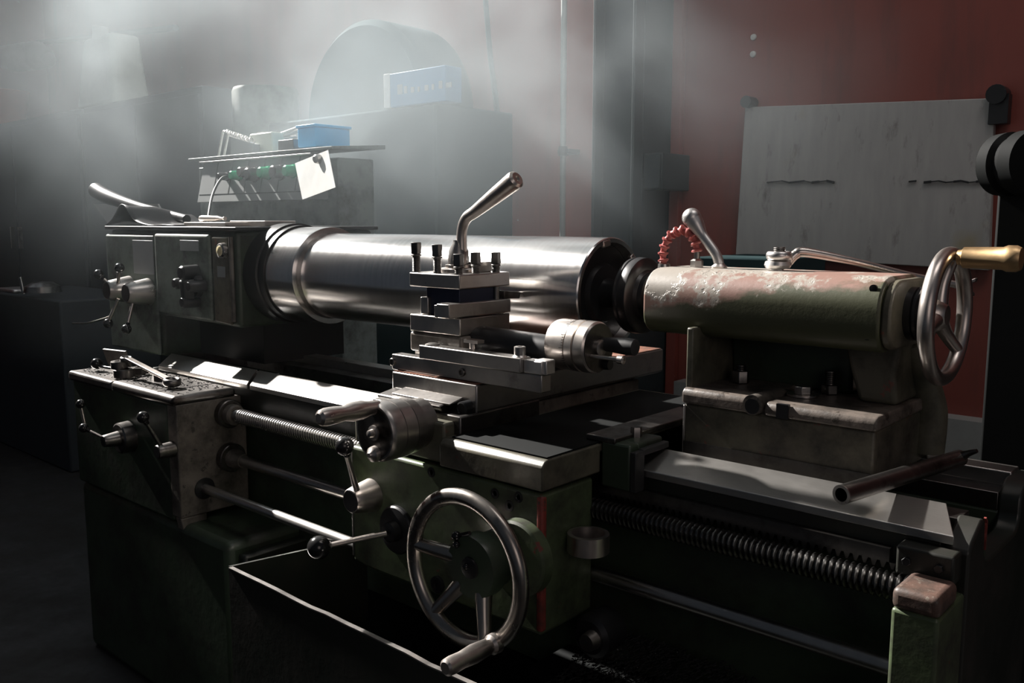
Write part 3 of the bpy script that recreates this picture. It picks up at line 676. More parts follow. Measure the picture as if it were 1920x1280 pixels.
# barrel housing: rounded profile
def rrect(y0, y1, z0, z1, r, n=6, rs=None):
    pts = []
    rs = rs or [r]*4
    for (cy, cz, a0, rr) in ((y0+rs[0], z0+rs[0], PI, rs[0]), (y1-rs[1], z0+rs[1], 1.5*PI, rs[1]), (y1-rs[2], z1-rs[2], 0, rs[2]), (y0+rs[3], z1-rs[3], .5*PI, rs[3])):
        for i in range(n+1):
            a = a0+PI/2*i/n; pts.append((cy+rr*math.cos(a), cz+rr*math.sin(a)))
    return pts
MB().prism(rrect(1.355, 1.545, 1.043, 1.158, .03, 8, [.035, .035, .045, .05]), 'X', -.893, -.478).build('barrel_housing', PRIMER, t, bevel=.004, smooth=25)
MB().prism(rrect(1.36, 1.54, 1.048, 1.153, .03, 8, [.035, .035, .045, .05]), 'X', -.478, -.463).build('rear_cap', CASTG, t, bevel=.004, smooth=25)
for x, y in ((1636, 541), (1628, 630)):
    p = at(x, y, 'Y', 1.362); MB().lathe((p.x, 1.3575+(.011 if y < 600 else .004), p.z), YM, [(0, .006), (.004, .006), (.0041, .004)], 16).build('set_screw', BLACK, t)
MB().lathe((-.893, AY, AZ), XM, [(-.02, .031), (.048, .031)], 48).box(-.94, -.893, AY-.004, AY+.004, AZ+.029, AZ+.0315).build('quill', MACHD, t)
MB().prism([(1.48, .955), (1.57, .955), (1.53, 1.06), (1.47, 1.06)], 'X', -.78, -.56).build('neck', GREEND, t, bevel=.006)
MB().prism([(-.53, .955), (-.47, .955), (-.475, 1.0), (-.47, 1.055), (-.56, 1.055), (-.545, 1.0)], 'Y', 1.43, 1.54).build('rear_rib', CASTG, t, bevel=.008, seg=3)
MB().box(-.7915, -.779, 1.337, 1.5, .955, 1.062).build('end_rib', CASTG, t, bevel=.003)
MB().box(-.788, -.466, 1.33, 1.59, .845, .933).build('base', CASTG, t, bevel=.004)
MB().prism([(1.325, .933), (1.325, .953), (1.332, .960), (1.59, .960), (1.59, .933)], 'X', -.792, -.655).build('deck', DECK, t, bevel=.007, seg=4)
MB().prism([(1.325, .933), (1.325, .948), (1.332, .955), (1.59, .955), (1.59, .933)], 'X', -.64, -.462).build('deck', DECK, t, bevel=.007, seg=4)
MB().box(-.66, -.63, 1.335, 1.59, .93, .95).build('deck_step', CAST, t, bevel=.003)
q = at(1412, 752, 'Y', 1.325)
MB().lathe((q.x, 1.322, .948), YP, [(0, .0165), (.09, .0165), (.12, .01)], 32).build('shaft_boss', CAST, t)
MB().lathe((q.x, 1.3225, .946), YM, [(0, .0125), (.001, .0125)], 24).build('boss_bore', BLACK, t)
q = at(1470, 765, 'Y', 1.325); MB().box(q.x-.012, q.x+.008, 1.3225, 1.33, .933, .956).build('notch', BLACK, t)
MB().box(-.7895, -.786, 1.3285, 1.334, .847, .93).build('sunlit_edge', MACH, t, bevel=.001)  # bright strip painting the sunlit left rim of the base
MB().box(-.788, -.466, 1.3285, 1.331, .846, .868).build('worn_band', MACHD, t)
def nut(x, y, z, h, stud, mat=MACH, r=.0155, washer=False):
    nn = MB().hexn((x, y, z), ZP, h, r).build('hex_nut', mat, t, bevel=.001)
    if washer: MB().lathe((x, y, z-.003), ZP, [(0, .026), (.003, .026)], 32).build('washer', POL, nn)
    if stud:
        b_ = MB().cyl((x, y, z), (x, y, z+h+stud), .0085, seg=16)
        zz = z+h+.002
        while zz < z+h+stud-.002: b_.lathe((x, y, zz), ZP, [(0, .0085), (.001, .0094), (.002, .0085)], 16, False); zz += .003
        b_.build('stud', MACHD, nn)
q = at(1398, 715, 'Z', .96); nut(q.x, 1.432, .961, .022, .009, MACHD)
q = at(1508, 738, 'Z', .958); nut(q.x, 1.415, .959, .014, 0, MACH, .015, True)
q = at(1603, 735, 'Z', .955); nut(-.59, 1.462, .956, .016, .022, MACHD, .015)
# right side rib bulge
MB().tube([(-.463, 1.56, .86), (-.462, 1.56, .93), (-.468, 1.53, 1.0), (-.475, 1.5, 1.05)], [.03, .03, .022, .02], 20).build('rear_web', CASTG, t)
# quill lock lever
a = at(1348, 508, 'Y', 1.45)
MB().lathe((a.x, 1.45, 1.155), ZP, [(0, .014), (.006, .0145), (.010, .010), (.012, .009)], 28).build('lever_base', POL, t)
pp = [(a.x, 1.45, 1.162), at(1343, 478, 'Y', 1.45), at(1318, 442, 'Y', 1.45), at(1306, 422, 'Y', 1.45), at(1297, 408, 'Y', 1.45)]
MB().tube(pp, [.009, .009, .009, .0145, .0175], 24).ball(Vector(pp[-1]), .0175).build('lock_lever', CHROME, t)
# clamp bolt on top
c_ = at(1458, 505, 'Y', 1.45)
cb = MB().lathe((c_.x, 1.45, 1.155), ZP, [(0, .010), (.005, .010), (.007, .02), (.012, .0225), (.018, .021), (.021, .015)], 36).build('clamp_head', CHROME, t)
MB().hexn((c_.x+.002, 1.45, 1.176), ZP, .013, .0145).build('clamp_nut', MACH, cb, bevel=.001)
b_ = MB().cyl((c_.x+.002, 1.45, 1.185), (c_.x+.002, 1.45, 1.198), .0095, seg=18)
for k in range(3): b_.lathe((c_.x+.002, 1.45, 1.189+k*.003), ZP, [(0, .0095), (.001, .0105), (.002, .0095)], 18, False)
b_.build('clamp_stud', MACHD, cb)
# sleeve stack to the handwheel
MB().lathe((-.465, AY, AZ), XP, [(0, .041), (.012, .041), (.013, .037), (.015, .037), (.0155, .042), (.02, .042), (.021, .036), (.035, .035), (.036, .03)], 64).build('sleeve', BLACK, t)
# handwheel
HW = Vector((-.395, AY, AZ)); HW = Vector((-.412, AY, AZ-.002))
hub = Vector((-.434, AY, AZ))
w_ = MB().ring(HW, XP, .094, .0115, 96, 20, 1.0).build('handwheel_rim', POL, t)
MB().lathe(hub, XP, [(0, .027), (.01, .026), (.02, .02), (.024, .015)], 40).build('hub', POL, w_)
for th in (200, 80, 320):
    a = math.radians(th); e = Vector((0, math.cos(a), math.sin(a)))
    MB().tube([hub+e*.018+Vector((.01, 0, 0)), hub+e*.05+Vector((.012, 0, 0)), HW+e*.09], [.013, .0105, .009], 16).build('spoke', POL, w_)
a = Vector((HW.x+.008, AY+.012, AZ+.088))
hb = Vector((-.398, 1.44, 1.188))
MB().lathe(hb, XP, [(0, .011), (.006, .012), (.008, .0155), (.06, .0165), (.066, .019), (.078, .019), (.084, .016), (.085, .009)], 32).build('brass_handle', BRASS, w_)

# ring spanner on the tailstock
t = thing('long_spanner', 'long cranked spanner fitted on the tailstock clamp nut', 'wrench', (-.6, 1.5, 1.18))
pts = [at(1478, 492, 'Y', 1.46), at(1492, 477, 'Y', 1.47), at(1512, 473, 'Y', 1.48), at(1600, 490, 'Y', 1.53), at(1700, 515, 'Y', 1.6), at(1790, 533, 'Y', 1.66)]
MB().tube(pts, [.0075, .0085, .0085, .0065, .006, .006], 14).build('shank', POL, t)
MB().ring((c_.x+.002, 1.45, 1.183), ZP, .017, .005, 32, 12, 1.5).tube([(c_.x+.017, 1.452, 1.183), pts[0]], .007, 12, sub=1).build('ring_end', CHROME, t)
e = pts[-1]; dd = (pts[-1]-pts[-2]).normalized()
MB().obox(e+dd*.02+Vector((0, 0, .006)), dd+Vector((0, 0, .5)), (0, 1, 0), ZP, .04, .012, .007).obox(e+dd*.02-Vector((0, 0, .006)), dd+Vector((0, 0, -.3)), (0, 1, 0), ZP, .035, .012, .007).build('open_end', POL, t, bevel=.002)

# coolant hose
t = thing('coolant_hose', 'arched red segmented coolant hose standing on the tailstock', 'hose', (-.87, 1.45, 1.155))
hp = [(1245, 507), (1243, 478), (1247, 458), (1257, 441), (1270, 434), (1284, 431), (1296, 440), (1304, 455), (1307, 472)]
pts = [at(x, y, 'Y', 1.45) for x, y in hp]
pts[0] = Vector((pts[0].x, 1.45, 1.158))
L = [0]
fine = []
for i in range(len(pts)-1):
    for k in range(20):
        tq = k/20; a0, b0, c0, d0 = pts[max(i-1, 0)], pts[i], pts[i+1], pts[min(i+2, len(pts)-1)]
        fine.append(.5*((2*b0)+(c0-a0)*tq+(2*a0-5*b0+4*c0-d0)*tq*tq+(3*b0-a0-3*c0+d0)*tq**3))
fine.append(pts[-1])
S = [0]
for a0, b0 in zip(fine, fine[1:]): S.append(S[-1]+(b0-a0).length)
def on_curve(s):
    for i in range(len(S)-1):
        if S[i+1] >= s: return fine[i]+(fine[i+1]-fine[i])*((s-S[i])/max(1e-9, S[i+1]-S[i]))
    return fine[-1]
nseg = 11
for i in range(nseg):
    p0, p1 = on_curve(S[-1]*i/nseg), on_curve(S[-1]*(i+1)/nseg); d = p1-p0; l = d.length
    MB().lathe(p0, d, [(0, .0062), (l*.25, .0055), (l*.55, .0065), (l*.75, .0098), (l*.95, .0102), (l*1.04, .007)], 20).build('hose_segment', PINK, t)
q = pts[-1]
MB().lathe((q.x, 1.45, 1.156), ZP, [(0, .012), (.014, .012), (.018, .006)], 6).cyl((q.x, 1.45, 1.17), q, .0055, seg=14).build('fitting', MACH, t)
MB().lathe((pts[0].x, 1.45, 1.154), ZP, [(0, .012), (.008, .011), (.01, .006)], 20).build('base_fitting', MACH, t)

# pipe across the bed
t = thing('steel_pipe', 'hollow steel pipe lying across the bed beside the tailstock', 'pipe', (-.42, 1.3, .86))
a = at(1577, 936, 'Z', .868); b_ = at(1800, 858, 'Z', .882)
a = Vector((a.x, a.y, .8745))
d = b_-a; 
MB().lathe(a, d, [(0, .0095), (0, .0135), (d.length, .0125)], 32, False).build('tube', MACHD, t)
MB().lathe(a+d.normalized()*.03, d, [(0, .0095), (.001, .0)], 24, False).build('bore', BLACK, t)
MB().lathe(a-d.normalized()*.0005, d, [(0, .0094), (0, .0136), (.002, .0138)], 32, False).build('cut_rim', MACH, t)
MB().tube([b_-d*.02, at(1815, 850, 'Z', .893), at(1832, 845, 'Z', .90)], [.010, .005, .003], 12).build('flattened_end', MACHD, t)

# ------------------------------------------------------------------ things on the headstock
TZ = 1.226
t = thing('loading_bar', 'long black bar sloping up to the left on the headstock top', 'bar', (-2.9, 1.45, TZ))
pts = [at(181, 357, 'Y', 1.5), at(205, 370, 'Y', 1.49), at(260, 388, 'Y', 1.47), at(350, 411, 'Y', 1.45)]
pts[-1].z = max(pts[-1].z, TZ+.012)
MB().tube(pts, [.028, .026, .017, .014], 16).ball(pts[0], .028).build('bar', RAG, t)
t = thing('clear_guard', 'grey translucent sheet leaning behind the black bar', 'guard', (-3.0, 1.6, TZ))
q = [at(178, 382, 'Y', 1.6), at(298, 382, 'Y', 1.6), at(318, 414, 'Y', 1.6), at(205, 418, 'Y', 1.6)]
q[2].z = q[3].z = TZ+.002
MB().loft([(p.x, 1.595, p.z) for p in q], [(p.x, 1.601, p.z) for p in q]).build('sheet', SHEET, t)
# crumpled oily cloth
m = MB(); nx, ny = 36, 14
x0, x1 = at(212, 420, 'Y', HF+.03).x, at(345, 420, 'Y', HF+.03).x
G = []
for j in range(ny):
    row = []
    for i in range(nx):
        u, v = i/(nx-1), j/(ny-1)
        h = .062*math.exp(-((u-.3)/.12)**2)*(1-.5*v)+.012*math.sin(u*9+v*4)**2*(1-u)
        row.append(m.bm.verts.new((x0+(x1-x0)*u, HF+.0+.22*v, TZ+.002+h)))
    G.append(row)
for j in range(ny-1):
    for i in range(nx-1): m.bm.faces.new([G[j][i], G[j][i+1], G[j+1][i+1], G[j+1][i]])
o = m.build('oily_rag', RAG, smooth=80); tag(o, 'black oily rag with one peaked fold on the headstock top', 'rag')
sd = o.modifiers.new('thick', 'SOLIDIFY'); sd.thickness = .002; sd.offset = 1
def rest(name, x0, x1, y0, y1, z0, z1, mat, lab, cat, bev=.002):
    return tag(MB().box(x0, x1, y0, y1, z0, z1).build(name, mat, bevel=bev), lab, cat)
a, c2 = at(362, 409, 'Y', 1.36), at(440, 409, 'Y', 1.36)
rest('steel_plate', a.x, c2.x, 1.33, 1.42, TZ, TZ+.012, POL, 'bright flat steel plate on the headstock top, left of the tin', 'steel plate')
a, c2 = at(442, 407, 'Y', 1.42), at(508, 407, 'Y', 1.42)
rest('steel_strip', a.x, c2.x, 1.40, 1.5, TZ, TZ+.016, POL, 'bright steel strip on the headstock top, right of the plate', 'steel strip')
a = at(400, 402, 'Y', 1.38)
m = MB().lathe((a.x-.06, 1.375, TZ+.022), (1, 0, .0), [(0, .008), (.01, .01), (.03, .0095), (.09, .008), (.115, .003), (.13, .006)], 20)
tag(m.build('metal_file', POL), 'shiny steel tool lying on top of the flat plate on the headstock', 'tool')
t = thing('power_cord', 'thin dark cord from the control cabinet panel down to the headstock', 'cord', (-3.2, 1.9, TZ))
MB().tube([at(427, 330, 'Y', 1.92), at(416, 334, 'Y', 1.88), at(405, 350, 'Y', 1.84), at(396, 375, 'Y', 1.78), Vector((at(388, 400, 'Y', 1.7).x, 1.7, TZ+.004))], .005, 10).build('wire', RUBBER, t)
MB().cyl(at(427, 330, 'Y', 1.935), at(424, 331, 'Y', 1.91), .012, seg=14).build('plug', BLACK, t)
tag(MB().tube([at(136, 606, 'Y', 1.3), at(160, 606, 'Y', 1.3), at(182, 601, 'Y', 1.3), at(204, 594, 'Y', 1.3), Vector((-2.862, 1.31, at(204, 590, 'Y', 1.27).z))], .003, 8).build('bent_wire', MACH), 'thin bent wire sticking out left of the headstock levers', 'wire')

# ------------------------------------------------------------------ control cabinet behind the headstock
CYF = 1.95
x0, x1 = -3.50, -2.57
t = cab = thing('control_cabinet', 'pale grey green electrical cabinet with sloping lid behind the headstock', 'electrical cabinet', (-3.0, 2.1, 0))
MB().box(x0, x1, CYF+.03, 2.14, 0, 1.46).build('body', BOXGREY, t, bevel=.004)
MB().prism([(CYF-.01, 1.485), (CYF-.01, 1.495), (2.18, 1.513), (2.18, 1.498)], 'X', x0-.01, x1+.02).build('lid', BOXGREY, t, bevel=.002)
MB().prism([(CYF-.035, 1.315), (CYF+.03, 1.315), (CYF+.03, 1.485), (CYF+.006, 1.485)], 'X', x0+.09, x1-.06).build('control_panel', PANELG, t, bevel=.002)
MB().box(x0+.08, x1-.10, CYF-.012, CYF, 1.472, 1.478).build('panel_strip', CHROME, t, bevel=.001)
gl = MB()
def py(z): return CYF-.035+(z-1.315)*(.041/.17)
for k in range(1, 7): gl.loft([(x0+.09+k*.11, py(1.345)-.001, 1.345), (x0+.094+k*.11, py(1.345)-.001, 1.345), (x0+.094+k*.11, py(1.345)+.002, 1.345), (x0+.09+k*.11, py(1.345)+.002, 1.345)], [(x0+.09+k*.11, py(1.47)-.001, 1.47), (x0+.094+k*.11, py(1.47)-.001, 1.47), (x0+.094+k*.11, py(1.47)+.002, 1.47), (x0+.09+k*.11, py(1.47)+.002, 1.47)])
gl.box(x0+.1, x1-.07, py(1.345)-.001, py(1.345)+.002, 1.343, 1.347)
gl.build('panel_joint', BLACK, t)
for (x, y, m_, r, nm) in ((447, 329, GREENBTN, .018, 'push_button'), (463, 323, MACHD, .02, 'selector_switch'), (477, 327, BLACK, .026, 'selector_switch'), (501, 324, GREENBTN, .022, 'push_button'), (525, 323, BLACK, .026, 'selector_switch'), (549, 321, GREENBTN, .022, 'push_button'), (424, 331, BLACK, .015, 'socket')):
    p = at(x, y, 'Y', CYF-.02)
    MB().lathe((p.x, CYF-.012, p.z), YM, [(0, r*1.15), (.008, r*1.15), (.009, r), (.04, r*.9), (.044, r*.7)], 24).build(nm, m_, t)
q = [at(553, 306, 'Y', CYF-.05), at(615, 281, 'Y', CYF-.12), at(629, 351, 'Y', CYF-.17), at(567, 374, 'Y', CYF-.10)]
nt_ = thing('paper_note', 'blank white sheet of paper clipped askew to the cabinet front', 'paper', (q[3].x, CYF-.06, q[3].z))
MB().loft([p for p in q], [p+Vector((0, .0015, 0)) for p in q]).build('sheet', PAPER, nt_)
p = at(597, 298, 'Y', CYF-.115); MB().lathe((p.x, CYF-.085, p.z), YM, [(0, .008), (.03, .016), (.042, .014), (.048, .008)], 18).build('clip', MACH, nt_)
# things on the cabinet lid
def lidz(y): return 1.495+(y-CYF+.01)*(.035/.46)
t = thing('spring_wire', 'bent rod and coiled spring standing on the cabinet lid at left', 'spring', (-3.3, 2.05, lidz(2.05)))
Yq = 2.05
a, b1, c1, d1 = at(409, 283, 'Y', Yq), at(418, 250, 'Y', Yq), at(428, 249, 'Y', Yq), at(419, 281, 'Y', Yq)
a.z = lidz(Yq); d1.z = lidz(Yq)
MB().tube([a, b1, b1+(c1-b1)*.5+Vector((0, 0, .005)), c1, d1], .005, 10, sub=4).build('bent_rod', CHROME, t)
e1 = at(474, 264, 'Y', Yq); m = MB()
hel = [c1+(e1-c1)*(i/160)+Vector((0, math.cos(i/160*2*PI*11)*.010, math.sin(i/160*2*PI*11)*.010)) for i in range(161)]
m.tube(hel, .003, 6, sub=1).build('coil', CHROME, t)
p = at(452, 280, 'Y', Yq); MB().loft([(c1.x+.01, Yq, lidz(Yq)), (e1.x, Yq, lidz(Yq)), (e1.x, Yq, e1.z-.012), (c1.x+.02, Yq, c1.z-.015)], [(c1.x+.01, Yq+.03, lidz(Yq+.03)), (e1.x, Yq+.03, lidz(Yq+.03)), (e1.x, Yq+.03, e1.z-.012), (c1.x+.02, Yq+.03, c1.z-.015)]).build('backing_plate', TAG, t)
a, c2 = at(474, 278, 'Y', 2.1), at(517, 247, 'Y', 2.1)
t = thing('metal_tin', 'pale square metal tin standing on the cabinet lid', 'tin', ((a.x+c2.x)/2, 2.12, lidz(2.1)))
MB().prism([(a.x, lidz(2.1)-.002), (c2.x, lidz(2.1)-.002), (c2.x, c2.z), (a.x+.01, c2.z)], 'Y', 2.08, 2.17).build('body', CREAM, t, bevel=.006)
MB().lathe((a.x+.04, 2.12, c2.z), ZP, [(0, .018), (.008, .018)], 20).build('cap', CHROME, t)
a, m1, c2 = at(560, 272, 'Y', 2.1), at(593, 268, 'Y', 2.1), at(660, 262, 'Y', 2.1)
t = thing('blue_box', 'bright blue plastic box on the right end of the cabinet lid', 'box', ((a.x+c2.x)/2, 2.25, lidz(2.1)))
ta = at(600, 238, 'Y', 2.1)
MB().box(-2.90, -2.79, 2.05, 2.21, lidz(2.18), ta.z-.004).build('body', BLUE, t, bevel=.004)
MB().box(-2.905, -2.785, 2.045, 2.215, ta.z-.004, ta.z+.006).build('lid', BLUE, t, bevel=.002)
t = thing('bundled_rods', 'thin bright rods lying on the lid between tin and blue box', 'rods', (-2.95, 2.15, lidz(2.15)))
for (p, q) in (((518, 254), (562, 238)), ((520, 258), (560, 246)), ((520, 262), (556, 256))):
    MB().cyl(at(*p, 'Y', 2.12), at(*q, 'Y', 2.18), .006, seg=10).build('rod', CHROME, t)
MB().box(-3.03, -2.93, 2.05, 2.12, lidz(2.12), lidz(2.12)+.04).build('block', BLACK, t, bevel=.003)

# ------------------------------------------------------------------ far background, left
def cabinet(x0, x1, y0, y1, z1, label, doors=2):
    t = thing('storage_cabinet', label, 'cabinet', ((x0+x1)/2, (y0+y1)/2, 0))
    MB().box(x0, x1, y0, y1, 0, z1).build('body', DARKCAB, t, bevel=.006)
    wdt = (x1-x0)/doors
    for k in range(doors):
        d = MB().box(x0+k*wdt+.01, x0+(k+1)*wdt-.01, y0-.02, y0, .08, z1-.04).build('door', DARKCAB, t, bevel=.004)
        hx_ = x0+(k+1)*wdt-.07 if k % 2 == 0 else x0+k*wdt+.07
        MB().box(hx_-.01, hx_+.01, y0-.045, y0-.02, 1.05, 1.2).build('handle', MACHD, d, bevel=.002)
    return t
cabinet(-5.75, -4.35, 2.5, 3.0, 1.93, 'tall slate cabinet under the pale canister, far left')
cabinet(-7.95, -5.8, 2.5, 3.0, 1.93, 'tall slate cabinet at the left edge of the picture')
Yc = 2.65
a, c2 = at(178, 185, 'Y', Yc), at(248, 185, 'Y', Yc); ta = at(190, 50, 'Y', Yc)
t = thing('canister', 'tall pale plastic canister standing on the cabinet top', 'canister', ((a.x+c2.x)/2, Yc, 1.93))
xa, xb = a.x, c2.x; zt = ta.z
MB().loft([(xa, Yc-.12, 1.932), (xb, Yc-.12, 1.932), (xb, Yc+.12, 1.932), (xa, Yc+.12, 1.932)], [(xa+.08, Yc-.09, zt-.08), (xb-.04, Yc-.09, zt-.08), (xb-.04, Yc+.09, zt-.08), (xa+.08, Yc+.09, zt-.08)]).build('body', CREAM, t, bevel=.03, seg=4)
MB().cyl((xa+.13, Yc, zt-.1), (xa+.13, Yc, zt), .05, .045, 20).build('cap', PAPER, t)
a = at(0, 200, 'Y', 2.7); c2 = at(45, 135, 'Y', 2.7)
t = thing('orange_bucket', 'dull orange bucket on the cabinet at the far left edge', 'bucket', (a.x+.1, 2.7, 1.93))
MB().lathe((a.x+.02, 2.7, 1.932), ZP, [(0, .15), (.28, .2), (.285, .205), (.29, .2), (.285, .18)], 32).build('body', ORANGE, t)
t = thing('cloth_sack', 'pale grey sack lying above the orange bucket', 'sack', (-6.6, 2.8, 2.3))
MB().tube([at(-10, 105, 'Y', 2.75), at(30, 108, 'Y', 2.75), at(70, 104, 'Y', 2.75), at(92, 112, 'Y', 2.75)], [.07, .1, .1, .05], 16).build('sack', TAG, t)
tag(MB().tube([at(-10, 92, 'Y', 3.12), at(100, 77, 'Y', 3.12), at(190, 68, 'Y', 3.12), at(330, 52, 'Y', 3.12)], .02, 12, sub=2).build('wall_pipe', TEAL), 'slim dark teal pipe along the hazy wall at far left', 'pipe')
t = thing('machine_vice', 'dark machine part with bright jaws at the left edge', 'machine', (-4.9, 2.0, 0))
a = at(0, 545, 'Y', 1.8); c2 = at(110, 545, 'Y', 1.8)
MB().box(a.x-.3, c2.x, 1.8, 2.3, 0, a.z-.01).build('table', DARKCAB, t, bevel=.01)
MB().box(a.x-.1, a.x+.13, 1.82, 1.95, a.z-.01, a.z+.012).build('jaw', CHROME, t, bevel=.008)
p = at(80, 540, 'Y', 1.85); MB().lathe((p.x, 1.85, p.z-.02), ZP, [(0, .09), (.03, .085), (.05, .05), (.055, 0)], 24).build('cap', MACHD, t)
p = at(45, 545, 'Y', 1.85); MB().cyl((p.x, 1.85, p.z-.03), at(38, 520, 'Y', 1.85), .01, seg=12).build('handle', MACHD, t)

# round machine guard behind
t = thing('grinding_machine', 'big dark machine with round housing looming in the haze behind the roller', 'machine', (-3.3, 2.85, 0))
MB().box(-3.95, -2.75, 2.62, 3.1, 0, 1.72).build('body', TEAL, t, bevel=.01)
MB().lathe((-3.35, 2.72, 1.72), YP, [(0, .40), (.03, .43), (.3, .43), (.32, .40)], 64).build('round_guard', TEAL, t)
MB().box(-3.9, -3.4, 2.56, 2.62, .9, 1.5).build('hatch', DARKCAB, t, bevel=.005)
a, c2 = at(712, 186, 'Y', 2.6), at(830, 186, 'Y', 2.6)
za = at(712, 140, 'Y', 2.6).z; z0 = 1.722
t = thing('blue_carton', 'faded blue carton with pale lettering on the machine behind', 'carton', ((a.x+c2.x)/2, 2.65, z0))
MB().box(a.x+.05, c2.x, 2.615, 2.71, z0, za).build('body', BLUEF, t, bevel=.003)
MB().box(a.x+.012, a.x+.05, 2.613, 2.71, z0, za+.002).build('end_label', PAPER, t, bevel=.002)
m = MB(); 
for k, (w1, hh) in enumerate(((.03, .04), (.018, .03), (.02, .022), (.012, .02), (.022, .022), (.014, .022), (.02, .03), (.03, .02))):
    xx = a.x+.1+k*.042; m.box(xx, xx+w1, 2.613, 2.616, z0+.05, z0+.05+hh)
m.build('lettering', TAG, t)
# green standing things in the haze
t = thing('oil_drum', 'pale green drum hidden in the smoke behind the cabinet', 'drum', (-3.95, 2.4, 0))
MB().lathe((-4.16, 2.75, 0), ZP, [(0, .17), (.6, .17), (.61, .18), (.63, .18), (.64, .17), (1.2, .17), (1.9, .17), (1.92, .16)], 40).build('body', GREENL, t)

# right edge: dark machine with belt pulley
t = thing('drill_press', 'black upright machine with a round pulley at the right edge', 'machine', (-.3, 2.3, 0))
a = at(1872, 335, 'Y', 2.2)
MB().box(a.x, .2, 2.2, 2.7, 0, a.z).build('body', SHADEBLACK, t, bevel=.006)
p = at(1893, 306, 'Y', 2.15)
MB().lathe((p.x-.03, 2.2, p.z), (.8, -.5, 0), [(0, .05), (.0, .066), (.03, .068), (.04, .058), (.05, .058), (.06, .068), (.09, .066), (.095, .03)], 40).build('pulley', SHADEBLACK, t)
MB().cyl((p.x, 2.2, p.z), (p.x+.2, 2.3, p.z), .04).build('motor_shaft', BLACK, t)

# ------------------------------------------------------------------ smoke
sm = MB().box(-7.2, -.6, .6, 3.18, .9, 3.6)
so = sm.build('smoke', BLACK); so.name = 'smoke'; so.data.materials.clear()
SM = bpy.data.materials.new('smoke'); SM.use_nodes = True; nt = SM.node_tree; nt.nodes.clear()
out = nt.nodes.new('ShaderNodeOutputMaterial'); vol = nt.nodes.new('ShaderNodeVolumePrincipled')
vol.inputs['Anisotropy'].default_value = 0.0
vol.inputs['Color'].default_value = (.8, .89, .93, 1)
geo = nt.nodes.new('ShaderNodeNewGeometry')
def math_(op, a, b=None, c=None):
    n = nt.nodes.new('ShaderNodeMath'); n.operation = op
    for i, v in enumerate((a, b, c)):
        if v is None: continue
        if hasattr(v, 'links'): nt.links.new(v, n.inputs[i])
        else: n.inputs[i].default_value = v
    return n.outputs[0]
sep = nt.nodes.new('ShaderNodeSeparateXYZ'); nt.links.new(geo.outputs['Position'], sep.inputs[0])
nz = nt.nodes.new('ShaderNodeTexNoise'); nz.inputs['Scale'].default_value = 1.5; nz.inputs['Detail'].default_value = 3; nz.inputs['Roughness'].default_value = .5; nz.inputs['Distortion'].default_value = .6
nt.links.new(geo.outputs['Position'], nz.inputs['Vector'])
def ss(v, a, b):
    n = nt.nodes.new('ShaderNodeMapRange'); n.interpolation_type = 'SMOOTHSTEP'
    n.inputs['From Min'].default_value = a; n.inputs['From Max'].default_value = b
    nt.links.new(v, n.inputs['Value']); return n.outputs['Result']
nn = ss(nz.outputs['Fac'], .42, .62)
zf = math_('ADD', math_('MULTIPLY', ss(sep.outputs['Z'], .95, 1.7), .93), .07)
xf = math_('MULTIPLY', ss(sep.outputs['X'], -.8, -2.4), math_('ADD', math_('MULTIPLY', ss(sep.outputs['X'], -4.7, -3.1), .8), .2))
yf = ss(sep.outputs['Y'], .6, 1.6)
DENS = .33
dens = math_('MULTIPLY', math_('MULTIPLY', math_('MULTIPLY', zf, xf), yf), math_('MULTIPLY', math_('ADD', math_('MULTIPLY', nn, 1.1), .15), DENS))
nt.links.new(dens, vol.inputs['Density']); nt.links.new(vol.outputs[0], out.inputs['Volume'])
so.data.materials.append(SM)
tag(so, 'blue grey smoke drifting behind and above the headstock', 'smoke', kind='stuff')
scene.cycles.volume_step_rate = 2.0
scene.cycles.volume_max_steps = 128
scene.cycles.volume_bounces = 1

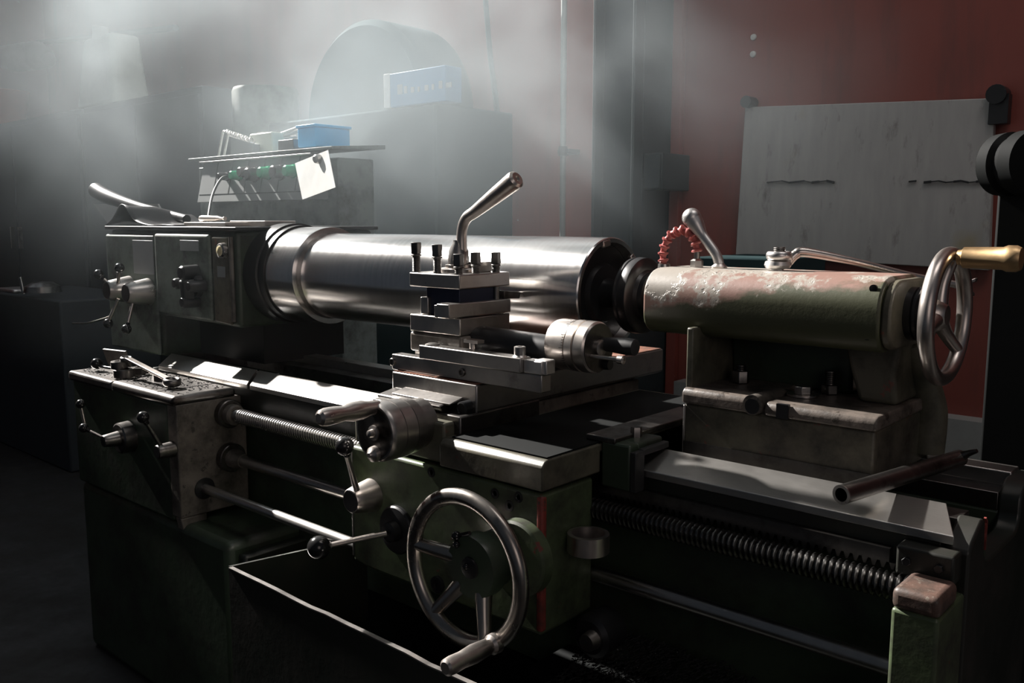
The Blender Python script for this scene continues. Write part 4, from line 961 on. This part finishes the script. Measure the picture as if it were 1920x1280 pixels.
# ------------------------------------------------------------------ light
SUN_AZ, SUN_EL = -.6, 36.0
sd = Vector((-math.cos(math.radians(SUN_AZ))*math.cos(math.radians(SUN_EL)), math.sin(math.radians(SUN_AZ))*math.cos(math.radians(SUN_EL)), math.sin(math.radians(SUN_EL))))
L = bpy.data.lights.new('sun', 'SUN'); L.energy = 22; L.angle = math.radians(1.5); L.color = (1, .95, .9)
lo = bpy.data.objects.new('sun', L); col.objects.link(lo); lo.rotation_euler = sd.to_track_quat('Z', 'Y').to_euler()
tag(MB().box(-8.25, -8, -3, WY, 0, 4.6).box(-8.25, -8, -3, .7, 4.6, 11).build('wall_beam_mask', WALL), kind='structure')  # unseen wall, added and cut open to bound the sun beam
# broad sky light round the sun, an unseen area lamp added for wide highlights
A = bpy.data.lights.new('highlight_fill', 'AREA'); A.shape = 'RECTANGLE'; A.size = 4; A.size_y = 3; A.energy = 120; A.color = (.8, .9, 1)
ao = bpy.data.objects.new('highlight_fill', A); col.objects.link(ao); ao.location = Vector((-2, 1.6, 1))+sd*12
ao.rotation_euler = sd.to_track_quat('Z', 'Y').to_euler()
W = bpy.data.worlds.new('workshop'); scene.world = W; W.use_nodes = True
W.node_tree.nodes['Background'].inputs['Color'].default_value = (.5, .6, .75, 1); W.node_tree.nodes['Background'].inputs['Strength'].default_value = .055
# dim fill lamp added out of view in front, to the right
D = bpy.data.lights.new('front_fill', 'AREA'); D.shape = 'RECTANGLE'; D.size = 2.5; D.size_y = 2.5; D.energy = 24; D.color = (1, .85, .8)
do = bpy.data.objects.new('front_fill', D); col.objects.link(do); do.location = (4.0, -2.5, 2.8)
do.rotation_euler = (Vector((4.0, -2.5, 2.8))-Vector((-1, 3, 1.6))).to_track_quat('Z', 'Y').to_euler()

# soft fill lamp added overhead to brighten the right part of the wall
B = bpy.data.lights.new('wall_fill_right', 'AREA'); B.shape = 'RECTANGLE'; B.size = 2; B.size_y = 1.2; B.energy = 13; B.color = (1, .93, .9); B.spread = math.radians(100)
bo = bpy.data.objects.new('wall_fill_right', B); col.objects.link(bo); bo.location = (.6, 1.6, 5.2)
bo.rotation_euler = (Vector((.6, 1.6, 5.2))-Vector((-1.0, 3.2, 1.7))).to_track_quat('Z', 'Y').to_euler()

vs = scene.view_settings
vs.view_transform = 'Standard'; vs.look = 'None'; vs.exposure = 0; vs.gamma = 1; vs.use_curve_mapping = False
